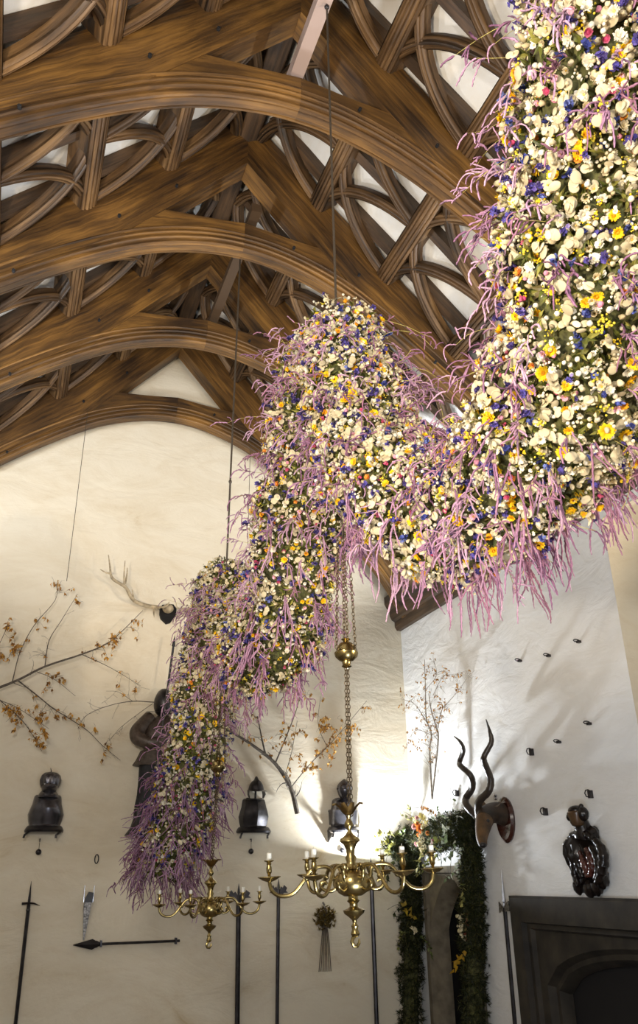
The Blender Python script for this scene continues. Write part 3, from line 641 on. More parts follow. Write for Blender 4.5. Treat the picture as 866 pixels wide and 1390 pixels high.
# ================================================================== CHANDELIERS
def chain(m, a, b, link=.024, r=.0022, mat=None):
    a, b = Vector(a), Vector(b); n = max(2, int((b-a).length/(link*.78))); ax = (b-a).normalized(); R = Vector((0, 0, 1)).rotation_difference(ax)
    for i in range(n):
        c = a+(b-a)*(i+.5)/n; ph = (i % 2)*PI/2; ring = []
        for k in range(8):
            q = 2*PI*k/8; v = Vector((math.cos(q)*link*.32*math.cos(ph), math.cos(q)*link*.32*math.sin(ph), math.sin(q)*link*.5)); ring.append(c+R@v)
        m.tube(ring+[ring[0]], r, mat or CHAIN, 4, False)
def chandelier(loc, tag_, a0, tilt):
    t = thing('chandelier', tag_[0], 'chandelier', loc, 'brass candle chandeliers', tilt)
    def zy(y): return (1195-y)/302
    m = MB(); pr = [(4, 1113), (2.5, 1117), (5.5, 1123), (5.5, 1127), (2.5, 1131), (3, 1134), (6, 1138), (12.5, 1143), (13, 1146), (8.5, 1150), (6, 1156), (5, 1163), (7, 1167), (5.5, 1172), (8, 1178), (11, 1181), (9, 1181.5), (12, 1182), (18, 1185), (21.5, 1191), (22.5, 1198), (21.5, 1204), (17.5, 1210), (11, 1214), (6, 1214), (6, 1218), (8, 1220), (5, 1223), (5, 1227), (8, 1229), (13.5, 1231), (12, 1235), (7, 1239), (3, 1243), (2.5, 1247), (4.5, 1250), (3.5, 1254), (5.5, 1259), (4, 1262), (2, 1263)]
    m.lathe([(r/275, zy(y)) for r, y in pr], BRASS, (0, 0, 0), 28); sh = m.obj('shaft', t, sharp=50)
    m = MB(); m.tube([(.0, 0, zy(1262)), (-.012, 0, zy(1264)), (-.018, 0, zy(1268)), (-.01, 0, zy(1273)), (.005, 0, zy(1274)), (.016, 0, zy(1270)), (.017, 0, zy(1265))], [.006, .009, .009, .009, .008, .007, .003], BRASS, 8); m.obj('hook', sh)
    m = MB()
    for k in range(8):
        a = 2*PI*k/8; ca, sa = math.cos(a), math.sin(a); rows = []
        for s, r, z, w in ((0, 3, 1113, 2.2), (.3, 7, 1110, 4), (.6, 11, 1104, 4.2), (.85, 17, 1098, 2.5), (1, 21, 1099, .3)):
            rows.append([(r/275*ca-sa*u*w/275, r/275*sa+ca*u*w/275, zy(z)+abs(u)*.006) for u in (-1, 0, 1)])
        m.grid(rows, BRASSD)
    m.obj('leaf_crown', t)
    def az(zx): return (430-zx)*.2887/275
    def azz(zy_): return (415-zy_)*.2887/302
    arm_pts = [(345, 400), (352, 435), (330, 452), (303, 450), (290, 430), (300, 418), (316, 424)]
    main = [(378, 425), (352, 400), (345, 370), (325, 352), (290, 350), (258, 362), (232, 395), (205, 430), (180, 455), (150, 466), (115, 462), (88, 440), (78, 405)]
    scr = [(352, 400), (365, 430), (350, 452), (322, 455), (298, 440), (296, 420), (312, 415), (322, 426)]
    scr2 = [(385, 400), (388, 365), (372, 345), (358, 348), (362, 360)]
    proto = None; tips = []
    for k in range(6):
        a = a0+k*PI/3; R = Matrix.Rotation(a, 3, 'Z')
        if proto is None:
            m = MB(); m.tube(smoothpath([(az(x), 0, azz(y)) for x, y in main], 4), .0085, BRASS, 8)
            m.tube(smoothpath([(az(x), 0, azz(y)) for x, y in scr], 4), .0075, BRASS, 8); m.tube(smoothpath([(az(x), 0, azz(y)) for x, y in scr2], 4), .005, BRASS, 6)
            m.ell((az(378), 0, azz(425)), (.014, .014, .014), BRASS, 8, 6); m.ell((az(235), 0, azz(398)), (.012, .012, .012), BRASS, 8, 6)
            arm = m.obj('arm', t, sharp=60)
            x0 = az(78)
            m = MB(); m.lathe([(.004, azz(412)), (.008, azz(404)), (.03, azz(396)), (.052, azz(383)), (.051, azz(380)), (.03, azz(388)), (.008, azz(388))], BRASS, (x0, 0, 0), 18); pan = m.obj('drip_pan', arm)
            m = MB(); m.lathe([(.006, azz(390)), (.007, azz(370)), (.012, azz(362)), (.013, azz(345)), (.009, azz(330)), (.012, azz(326)), (.009, azz(320)), (.022, azz(314)), (.022, azz(310)), (.012, azz(312))], BRASS, (x0, 0, 0), 14); soc = m.obj('candle_socket', arm)
            arm.rotation_euler = (0, 0, a); proto = (arm, pan, soc)
        else:
            c = proto[0].copy(); C.objects.link(c); c.parent = t; c.rotation_euler = (0, 0, a)
            for g in proto[1:]:
                d = g.copy(); C.objects.link(d); d.parent = c
        tips.append(R@Vector((az(78), 0, azz(311))))
    return t, tips
bpy.context.view_layer.update()
d1 = math.hypot(HK.x, HK.y)
L1 = at_d(478, 1195, d1); L1 = Vector((HK.x+(L1.x-HK.x)*1, HK.y, L1.z)); 
L1 = Vector(on_y(478, 1195, HK.y))
d2 = 6.62; L2 = Vector(at_d(285, 1232, d2))
armn = ['pointing away on the left', 'leftmost', 'pointing nearer on the left', 'pointing nearer on the right', 'rightmost', 'pointing away on the right']
specs = ((L1, ('large aged brass six-arm chandelier hanging nearest, below the low garland swag',), math.radians(-17), (0, math.radians(-2.2), 0), 'near chandelier', (470, 886)),
         (L2, ('smaller-looking brass six-arm chandelier farther back beside the garland tail',), math.radians(-5), (0, math.radians(-.6), 0), 'far chandelier', (296, 1041)))
for L, tg, a0, tilt, nm, ball in specs:
    t, tips = chandelier(tuple(L), tg, a0, tilt)
    Rt = Matrix.Rotation(tilt[1], 3, 'Y')
    P = [L+Rt@v for v in tips]; order = sorted(range(6), key=lambda i: project(P[i])[0])
    place = ['leftmost', 'second from left', 'third from left', 'third from right', 'second from right', 'rightmost']
    for rank, i in enumerate(order):
        m = MB(); h = random.uniform(.022, .034); m.lathe([(.0115, -.003), (.0115, h), (.008, h+.003), (.0015, h+.003), (.001, h+.012)], WAX, (0, 0, 0), 12)
        meta(m.obj('candle', loc=P[i]), 'short unlit white candle, %s on the %s' % (place[rank], nm), 'candle', 'candles on the chandeliers')
    # chains and the ribbed brass counterweight
    top = Vector((L.x, L.y, L.z+.27)); bp_ = on_y(ball[0], ball[1], L.y) if nm[0] == 'n' else at_d(ball[0], ball[1], d2)
    m = MB(); chain(m, top+Vector((.006, 0, 0)), bp_+Vector((.006, 0, -.07))); chain(m, top+Vector((-.006, 0, 0)), bp_+Vector((-.006, 0, -.07)))
    meta(m.obj('suspension_chain'), 'doubled fine bronze chain running up from the '+nm, 'chain', 'chandelier chains')
    w_ = thing('counterweight_ball', 'ribbed round brass counterweight on chains above the '+nm, 'counterweight', tuple(bp_), 'brass counterweights')
    m = MB(); m.lathe([(.012, -.07), (.02, -.06), (.022, -.045), (.035, -.04), (.055, -.02), (.06, 0), (.052, .004), (.05, .008), (.046, .03), (.03, .048), (.016, .053), (.014, .06), (.024, .068), (.018, .072)], BRASS, (0, 0, 0), 40, None, 20, .018); m.obj('ball', w_, sharp=60)
    m = MB(); m.lathe([(.012, -.078), (.026, -.07), (.02, -.062)], BRASS, (0, 0, 0), 16); m.obj('foot', w_)
    Ht = .62 if nm[0] == 'n' else .55
    for k in range(4):
        a = PI/4*0+k*PI/2+.3; rr = .062 if k % 2 == 0 else .012
        m = MB(); chain(m, (rr*math.cos(a), rr*math.sin(a), .01 if k % 2 == 0 else .06), (rr*.6*math.cos(a), rr*.6*math.sin(a), Ht)); m.obj('chain', w_)
        if k % 2 == 0:
            m = MB(); m.tube([(rr*math.cos(a)*(1-.1*q), rr*math.sin(a), -.01+.006*q) for q in range(4)], .004, BRASS, 6); m.obj('lug', w_)
    hook = Vector((HK.x, HK.y, zb)) if nm[0] == 'n' else Vector((HK2.x, HK2.y, HK2z))
    m = MB(); e = Vector((bp_.x, bp_.y, bp_.z+Ht)); m.tube([e, (e+hook)/2, hook], .0075 if nm[0] == 'n' else .009, WIREM, 6)
    for f in ((.3,) if nm[0] == 'n' else (.42,)): m.ell(e+(hook-e)*f, (.016, .016, .02), WIREM, 8, 6)
    m.ell(hook-Vector((0, 0, .03)), (.02, .02, .02), IRON, 8, 6)
    meta(m.obj('suspension_rod'), 'long thin iron rod from the roof down into the garland above the '+nm, 'rod', 'chandelier rods')
# ================================================================== FAST INSTANCED FOLIAGE
def lin(*c): return np.array([((x/255+.055)/1.055)**2.4 if x > 10 else x/255/12.92 for x in c])
def fast_mesh(name, parts, mat, smooth=True):
    V = np.concatenate([p[0] for p in parts]); off = 0; T = []
    for p in parts: T.append(p[1]+off); off += len(p[0])
    T = np.concatenate(T); Cc = np.concatenate([p[2] for p in parts])
    me = bpy.data.meshes.new(name); me.vertices.add(len(V)); me.vertices.foreach_set('co', V.astype(np.float32).ravel())
    me.loops.add(len(T)*3); me.loops.foreach_set('vertex_index', T.astype(np.int32).ravel())
    me.polygons.add(len(T)); me.polygons.foreach_set('loop_start', np.arange(0, len(T)*3, 3, dtype=np.int32))
    try: me.polygons.foreach_set('loop_total', np.full(len(T), 3, dtype=np.int32))
    except Exception: pass
    me.polygons.foreach_set('use_smooth', np.full(len(T), smooth))
    a = me.color_attributes.new('Col', 'FLOAT_COLOR', 'POINT'); a.data.foreach_set('color', np.concatenate([np.clip(Cc, 0, 1), np.ones((len(Cc), 1))], 1).astype(np.float32).ravel())
    me.materials.append(mat); me.update(calc_edges=True); return me
def addobj(name, me, parent=None):
    o = bpy.data.objects.new(name, me); C.objects.link(o)
    if parent: o.parent = parent
    return o
import bmesh
def ico(sub):
    bm = bmesh.new(); bmesh.ops.create_icosphere(bm, subdivisions=sub, radius=1); V = np.array([v.co[:] for v in bm.verts]); T = np.array([[v.index for v in f.verts] for f in bm.faces]); bm.free(); return V, T
I1, I2 = ico(1), ico(2)
def cat(ps):
    off = 0; T = []
    for p in ps: T.append(p[1]+off); off += len(p[0])
    return np.concatenate([p[0] for p in ps]), np.concatenate(T), np.concatenate([p[2] for p in ps])
def blob(r, col, sub=2, bump=.12, col2=None, off=(0, 0, 0)):
    V, T = (I1, I2)[sub-1]; n = len(V); s = 1+rng.uniform(-bump, bump, n)
    c = np.tile(col, (n, 1))*rng.uniform(.86, 1.08, (n, 1))
    if col2 is not None: k = V[:, 2:3] > .55; c = np.where(k, col2, c)
    return V*s[:, None]*np.array(r)+np.array(off), T, c
def petals(n, r0, r1, w, lift, col, z0=0, tipc=None, rot=0, curl=0):
    Vs = []; Ts = []; Cs = []
    for k in range(n):
        a = 2*PI*(k+rot)/n+rng.uniform(-.12, .12); rr = r1*rng.uniform(.86, 1.08); ca, sa = math.cos(a), math.sin(a); li = lift*rng.uniform(.6, 1.3)
        pts = []
        for s, ww in ((0, .35), (.55, 1.), (.85, .75), (1, .12)):
            r = r0+(rr-r0)*s; z = z0+li*math.sin(s*1.5)-curl*s*s
            for u in (-1, 1): pts.append((r*ca-u*w*ww*sa, r*sa+u*w*ww*ca, z-abs(u)*.0))
        b = len(Vs)*8
        Vs.append(pts); c = col*rng.uniform(.85, 1.1)
        Cs.append([c]*6+[c if tipc is None else tipc]*2)
        for q in range(3): Ts += [(b+2*q, b+2*q+1, b+2*q+3), (b+2*q, b+2*q+3, b+2*q+2)]
    return np.array(Vs).reshape(-1, 3), np.array(Ts), np.array(Cs).reshape(-1, 3)
def daisy(R, n, col, cc, layers=2, cr=.3, lift=.25):
    ps = [petals(n, R*.2, R*(1-.16*l), R*.17*14/n*1.1, R*(lift+.3*l), col, R*.04*l, None, .5*l) for l in range(layers)]
    ps.append(blob((R*cr, R*cr, R*cr*.55), cc, 1, .1, cc*.7, (0, 0, R*.18))); return cat(ps)
Yc, Yo, Yb = lin(248, 206, 32), lin(236, 160, 22), lin(150, 92, 12)
WHT, CRM, CRD = lin(232, 226, 208), lin(218, 204, 168), lin(190, 174, 134)
def honesty():
    ps = []
    for k in range(rng.integers(2, 5)):
        V = [(0, 0, .002)]; n = 12; rx, ry = rng.uniform(.017, .023), rng.uniform(.014, .018)
        for i in range(n): a = 2*PI*i/n; V.append((rx*math.cos(a), ry*math.sin(a), rng.uniform(-.0008, .0008)))
        for i in range(n): a = 2*PI*i/n; V.append((rx*.86*math.cos(a), ry*.86*math.sin(a), .0015))
        T = []
        for i in range(n):
            j = (i+1) % n; T += [(0, 13+i, 13+j), (13+i, 1+i, 1+j), (13+i, 1+j, 13+j)]
        V = np.array(V); q = Matrix.Rotation(rng.uniform(-.9, .9), 3, 'X')@Matrix.Rotation(rng.uniform(-.9, .9), 3, 'Y')@Matrix.Rotation(rng.uniform(0, 6), 3, 'Z')
        V = V@np.array(q).T+np.array([rng.uniform(-.02, .02), rng.uniform(-.02, .02), rng.uniform(.0, .018)])
        c = lin(222, 208, 172)*rng.uniform(.72, 1.12); cc = np.tile(c, (25, 1)); cc[1:13] *= .62
        ps.append((V, np.array(T), cc))
    return cat(ps)
def statice(cols, n=12, L=.05):
    ps = [blob((.006, .006, L*.55), cols[-1]*.5, 1, .1, None, (0, 0, L*.35))]
    for k in range(n):
        s = rng.random(); o = np.array([rng.normal(0, .012)*(1.2-s), rng.normal(0, .012)*(1.2-s), L*s-.01]); c = cols[rng.integers(len(cols))]
        p = petals(5, .001, rng.uniform(.007, .011), .004, .004, c); q = np.array(Matrix.Rotation(rng.uniform(-1.1, 1.1), 3, 'X')@Matrix.Rotation(rng.uniform(-1.1, 1.1), 3, 'Y'))
        ps.append((p[0]@q.T+o, p[1], p[2]))
    return cat(ps)
def cluster(n, r, cols, spread):
    return cat([blob((r*rng.uniform(.8, 1.2),)*3, cols[rng.integers(len(cols))], 1, .12, None, (rng.normal(0, spread), rng.normal(0, spread), rng.uniform(0, spread*1.5))) for _ in range(n)])
def leaf(L, w, col, bend=.3):
    V = np.array([(0, 0, 0), (-w, L*.4, L*bend*.25), (0, L*.42, L*bend*.1), (w, L*.4, L*bend*.25), (0, L, -L*bend*.3)]); T = np.array([(0, 2, 1), (0, 3, 2), (1, 2, 4), (2, 3, 4)]); return V, T, np.tile(col, (5, 1))
GR = [lin(112, 116, 46), lin(88, 96, 38), lin(142, 138, 66), lin(70, 76, 30), lin(108, 96, 54)]
def tuft(n, L, cols, w=.16):
    ps = []
    for k in range(n):
        v = leaf(L*rng.uniform(.6, 1.2), L*w, cols[rng.integers(len(cols))]*rng.uniform(.7, 1.2)); q = np.array(Matrix.Rotation(rng.uniform(0, 6.28), 3, 'Z')@Matrix.Rotation(rng.uniform(.1, 1.2), 3, 'X')); ps.append((v[0]@q.T, v[1], v[2]))
    return cat(ps)
PUR = [lin(92, 76, 146), lin(82, 74, 150), lin(136, 120, 178), lin(60, 48, 104)]; BLU = [lin(76, 88, 164), lin(108, 120, 182), lin(54, 62, 130)]
KINDS = {  # name: (prototypes, material, weight)
 'yellow_strawflower': ([daisy(.026, 15, Yc, Yo, 2), daisy(.023, 13, Yc, Yb, 2), daisy(.019, 12, Yc*np.array([1, .95, 1]), Yo, 2, .4, .5)], .030),
 'orange_strawflower': ([cat([blob((.011, .011, .009), Yo, 2, .1, Yb), petals(12, .005, .015, .004, .012, Yo)]), daisy(.016, 12, lin(232, 150, 60), lin(170, 80, 40), 2, .45, .8), cat([blob((.011, .011, .010), Yc, 2, .1, Yo), petals(10, .005, .014, .004, .014, Yc)])], .022),
 'white_strawflower': ([daisy(.018, 16, WHT, CRM, 2, .3, .5), daisy(.016, 14, WHT, lin(225, 200, 120), 2, .3, .6), daisy(.014, 13, CRM, lin(200, 165, 70), 2, .3, .7)], .13),
 'white_everlasting_bud': ([blob((.009, .009, .010), WHT, 2, .1), blob((.008, .008, .009), WHT, 2, .14, CRM), cluster(5, .0065, [WHT, CRM], .010), cat([petals(7, .002, .012, .005, .007, WHT), blob((.004, .004, .004), CRD, 1)])], .29),
 'honesty_seed_pod': ([honesty() for _ in range(4)], .13),
 'bunny_tail_grass': ([blob((.009, .009, .017), CRM, 2, .18), blob((.008, .008, .018), CRD, 2, .2), blob((.010, .010, .015), lin(222, 208, 170), 2, .2)], .13),
 'purple_statice': ([statice(PUR) for _ in range(3)], .048),
 'blue_larkspur': ([statice(BLU, 9, .04) for _ in range(2)], .02),
 'pink_strawflower': ([daisy(.013, 12, lin(232, 180, 196), lin(210, 180, 90), 2, .35, .7), blob((.010, .010, .011), lin(222, 150, 172), 2, .15), cat([blob((.008, .008, .008), lin(196, 70, 110), 1, .1), petals(10, .004, .012, .004, .012, lin(190, 92, 120))])], .045),
 'yellow_yarrow': ([cluster(12, .0045, [lin(226, 206, 70), lin(208, 190, 60)], .010), cluster(9, .005, [Yc, lin(220, 190, 50)], .009)], .05),
}
# ------------------------------------------------------------------ garland path
GP = [(880, -210, 1.75, .27), (835, -40, 2.0, .28), (812, 130, 2.25, .31), (808, 300, 2.5, .33), (800, 440, 2.75, .34), (755, 570, 3.05, .33), (668, 672, 3.4, .31), (585, 694, 3.65, .31), (516, 642, 3.85, .28), (475, 530, 4.0, .28), (455, 468, 4.15, .25), (432, 560, 4.4, .28), (412, 680, 4.8, .30), (395, 800, 5.3, .31), (360, 885, 5.8, .31), (325, 850, 6.5, .26), (304, 792, 6.95, .23), (290, 880, 7.15, .27), (274, 980, 7.3, .26), (257, 1070, 7.4, .27), (235, 1140, 7.45, .28), (217, 1190, 7.45, .20)]
pw = [at_d(x, y, d) for x, y, d, r in GP]; GPATH = smoothpath(pw, 10); nG = len(GPATH)
GRAD = np.interp(np.arange(nG)/10, range(len(GP)), [g[3] for g in GP])
GPn = np.array([p[:] for p in GPATH]); tang = np.gradient(GPn, axis=0); tang /= np.linalg.norm(tang, axis=1)[:, None]
seg = np.linalg.norm(np.diff(GPn, axis=0), axis=1); cum = np.concatenate([[0], np.cumsum(seg)]); LEN = cum[-1]
garland = thing('flower_garland', 'huge swagged garland of dried flowers and mauve tassels hanging through the hall', 'garland', tuple(GPATH[nG//3]))
GO = np.array(garland.location)
def gframe(s):
    i = np.clip(np.interp(s, cum, np.arange(nG)), 0, nG-1.001); k = int(i); f = i-k
    p = GPn[k]*(1-f)+GPn[k+1]*f; t = tang[k]*(1-f)+tang[k+1]*f; t /= np.linalg.norm(t); r = GRAD[k]*(1-f)+GRAD[k+1]*f
    a = np.cross(t, [0.31, .22, .92]); a /= np.linalg.norm(a); b = np.cross(t, a); return p, t, a, b, r
def lump(s, ph): return 1+.07*math.sin(s*7+ph*2)+.06*math.sin(s*13-ph*3+1)+.05*math.sin(s*23+ph*5)
m = MB(); rows = []
for i in range(0, nG, 2):
    p, t, a, b, r = gframe(cum[i]); rows.append([Vector(p-GO+(a*math.cos(2*PI*k/16)+b*math.sin(2*PI*k/16))*r*.80*lump(cum[i], 2*PI*k/16)) for k in range(16)])
m.grid(rows, MOSS, True, True); m.obj('moss_core', garland)
def surf(s, ph, extra=1.):
    p, t, a, b, r = gframe(s); n = a*math.cos(ph)+b*math.sin(ph); return p+n*r*lump(s, ph)*extra, n, t
names_ = list(KINDS); wts = np.array([KINDS[k][1] for k in names_]); wts /= wts.sum()
NF = 25500
items = {k: [] for k in names_}
for _ in range(NF):
    s = rng.uniform(0, LEN*.42) if rng.random() < .22 else rng.uniform(0, LEN); ph = rng.uniform(0, 2*PI); P, n, t = surf(s, ph, rng.uniform(.84, 1.07))
    if ((CAM-P)@n) < -.35*np.linalg.norm(CAM-P) and rng.random() < .6: continue
    k = names_[rng.choice(len(names_), p=wts)]
    items[k].append((P, n, rng.integers(len(KINDS[k][0])), rng.uniform(.75, 1.25), rng.uniform(0, 6.28)))
# white drifts along the garland as in the photograph
def place_matrix(P, n, sc, rot, jitter=.5):
    z = n+rng.normal(0, jitter*.5, 3)+np.array([0, 0, -.05]); z /= np.linalg.norm(z); x = np.cross(z, [.1, .9, .3]); x /= np.linalg.norm(x); y = np.cross(z, x)
    c, s_ = math.cos(rot), math.sin(rot); X = x*c+y*s_; Y = -x*s_+y*c; return np.stack([X, Y, z], 1)*sc
def score(P, n):
    x, y, w = project(P)
    if not (-10 < x < 876 and -10 < y < 1400): return -1
    v = CAM-P; c = (v@n)/np.linalg.norm(v); return (1/w if c > .25 else .2/w if c > 0 else -1)
def emit(parent, origin, kinds, items, mat, cap=100, col_j=.12):
    for k, its in items.items():
        protos = kinds[k][0]; pm = None
        its = [(p, n, i, s, r, place_matrix(p, n, s, r)) for p, n, i, s, r in its]
        its.sort(key=lambda q: -score(q[0], q[1]))
        near, far = its[:cap], its[cap:]
        pm = [fast_mesh(k, [pr], mat) for pr in protos]
        for p, n, i, s, r, Mx in near:
            o = addobj(k, pm[i], parent); M4 = np.eye(4); M4[:3, :3] = Mx; M4[:3, 3] = p-origin; o.matrix_local = Matrix(M4.tolist())
        if far:
            parts = [(protos[i][0]@Mx.T+(p-origin), protos[i][1], protos[i][2]*rng.uniform(1-col_j, 1+col_j)) for p, n, i, s, r, Mx in far]
            o = addobj(k, fast_mesh(k+'s', parts, mat), parent); o['kind'] = 'stuff'
emit(garland, GO, KINDS, items, PETAL)
# olive foliage between the flowers
tf = [tuft(7, .05, GR) for _ in range(5)]; parts = []
for _ in range(7500):
    s = rng.uniform(0, LEN); ph = rng.uniform(0, 2*PI); P, n, t = surf(s, ph, rng.uniform(.76, .93)); q = tf[rng.integers(5)]; Mx = place_matrix(P, n, rng.uniform(.7, 1.3), rng.uniform(0, 6)); parts.append((q[0]@Mx.T+(P-GO), q[1], q[2]*rng.uniform(.6, 1.2)))
o = addobj('foliage', fast_mesh('foliage', parts, LEAFM, False), garland); o['kind'] = 'stuff'
# ------------------------------------------------------------------ mauve amaranth tassels
MAU = [lin(180, 142, 168), lin(166, 126, 154), lin(190, 156, 178), lin(142, 102, 130), lin(158, 114, 136)]
STEMC = lin(196, 184, 110)
def strand(p, d, L, r, grav, col, wander=.35, step=.0085, sides=5):
    n = max(4, int(L/step)); pts = [np.array(p)]; d = np.array(d, float); d /= np.linalg.norm(d)
    w = rng.normal(0, 1, 3)
    for i in range(n):
        w = w*.8+rng.normal(0, .6, 3); d = d+np.array([0, 0, -grav])*step*10+w*wander*step*15; d /= np.linalg.norm(d); pts.append(pts[-1]+d*L/n)
    P = np.array(pts); T = np.gradient(P, axis=0); T /= np.linalg.norm(T, axis=1)[:, None]+1e-9
    a = np.cross(T, [.3, .5, .81]); a /= np.linalg.norm(a, axis=1)[:, None]+1e-9; b = np.cross(T, a); m_ = len(P)
    rr = r*np.interp(np.arange(m_)/m_, [0, .1, .8, 1], [.6, 1, .85, .35])[:, None]*(1+rng.uniform(-.5, .5, (m_, sides)))
    ang = np.arange(sides)*2*PI/sides
    V = P[:, None, :]+rr[..., None]*(a[:, None, :]*np.cos(ang)[None, :, None]+b[:, None, :]*np.sin(ang)[None, :, None]); V = V.reshape(-1, 3)
    i = np.arange(m_-1)[:, None]*sides; j = np.arange(sides)[None]; k = (j+1) % sides
    A, B, Cc, D = i+j, i+k, i+sides+k, i+sides+j; T_ = np.concatenate([np.stack([A, B, Cc], -1).reshape(-1, 3), np.stack([A, Cc, D], -1).reshape(-1, 3)])
    c = np.tile(col, (len(V), 1))*rng.uniform(.8, 1.12, (len(V), 1)); return V, T_, c, P
def spray(P, n, size, nst, down):
    out = []; col = MAU[rng.integers(len(MAU))]
    d = n+rng.normal(0, .35, 3)+np.array([0, 0, -down]); L = size*rng.uniform(.6, 1.2)
    V, T, c, pth = strand(P-n*.04, d, L, .0016, .35, STEMC, .2, .03, 3); out.append((V, T, c))
    for k in range(nst):
        q = pth[int(rng.uniform(.25, 1)*(len(pth)-1))]; dd = d/np.linalg.norm(d)+rng.normal(0, .75, 3)
        out.append(strand(q, dd, rng.uniform(.03, .10)*(1+.5*down), rng.uniform(.0030, .0046), rng.uniform(.8, 3.0), col, .95)[:3])
    out.append(strand(pth[-1], d, rng.uniform(.06, .14), rng.uniform(.003, .0045), 2.4, col, .6)[:3]); return cat(out)
def locate(px, py, rad):      # arc position of the garland nearest a view direction
    v = ray(px, py); v = v/np.linalg.norm(v); D = GPn-CAM; t = D@v; dist = np.linalg.norm(D-t[:, None]*v, axis=1)/t; return cum[int(np.argmin(dist))]
sp = []
def addspray(s, ph, size, nst, down):
    P, n, t = surf(s, ph, .97); sp.append((P, n, spray(P, n, size, nst, down)))
for _ in range(300):
    s = rng.uniform(0, LEN); ph = rng.uniform(0, 2*PI); addspray(s, ph, .2, rng.integers(4, 10), rng.uniform(0, .5))
for cx, cy, ns, cnt, size, down in ((600, 470, .2, 26, .42, -.1), (430, 470, .5, 22, .34, 0), (300, 770, .4, 22, .34, .1), (790, 300, .9, 52, .30, .1), (545, 560, .35, 80, .24, .1), (600, 690, .45, 34, .16, .9), (470, 700, .3, 20, .2, .4), (360, 900, .7, 62, .26, .9), (290, 900, .4, 50, .22, .6), (232, 1120, .5, 60, .25, .8), (395, 640, .4, 30, .22, .3), (790, 180, .6, 74, .22, .2), (745, 520, .5, 30, .2, .4), (270, 1000, .3, 20, .22, .5)):
    s0 = locate(cx, cy, 0)
    for _ in range(cnt): addspray(np.clip(s0+rng.normal(0, ns), 0.01, LEN-.01), rng.uniform(0, 2*PI), size, rng.integers(6, 13), down)
# hanging strands along the low sides and the brush at the tail
def hang(s0, s1, cnt, L0, L1, drop):
    for _ in range(cnt):
        s = rng.uniform(s0, s1); p, t, a, b, r = gframe(s); ph = rng.uniform(0, 2*PI); n = a*math.cos(ph)+b*math.sin(ph)
        if n[2] > -.15: continue
        P = p+n*r*.95; col = MAU[rng.integers(len(MAU))]; out = []
        for k in range(rng.integers(2, 6)): out.append(strand(P+rng.normal(0, .012, 3), n*.5+np.array([0, 0, -drop])+rng.normal(0, .22, 3), rng.uniform(L0, L1), rng.uniform(.0034, .0054), .7, col, .3)[:3])
        sp.append((P, n, cat(out)))
sA, sB = locate(745, 520, 0), locate(520, 650, 0)
hang(sA, sB, 110, .12, .36, .9); hang(locate(412, 680, 0), locate(325, 850, 0), 150, .10, .26, .9)
for _ in range(190):
    s = rng.uniform(LEN-.75, LEN); ph = rng.uniform(0, 2*PI); P, n, t = surf(s, ph, .85); d = n*.75+np.array([0, 0, -1.0])+rng.normal(0, .25, 3); col = MAU[rng.integers(len(MAU))]*.85
    sp.append((P, n, cat([strand(P+rng.normal(0, .015, 3), d+rng.normal(0, .25, 3), rng.uniform(.14, .32), rng.uniform(.003, .0045), .4, col, .3)[:3] for k in range(3)])))
sp.sort(key=lambda q: -score(q[0], q[1]))
for P, n, pc in sp[:100]:
    addobj('amaranth_spray', fast_mesh('amaranth_spray', [(pc[0]-GO, pc[1], pc[2])], TASSEL), garland)
o = addobj('amaranth_spray', fast_mesh('amaranth_sprays', [(pc[0]-GO, pc[1], pc[2]) for P, n, pc in sp[100:]], TASSEL), garland); o['kind'] = 'stuff'
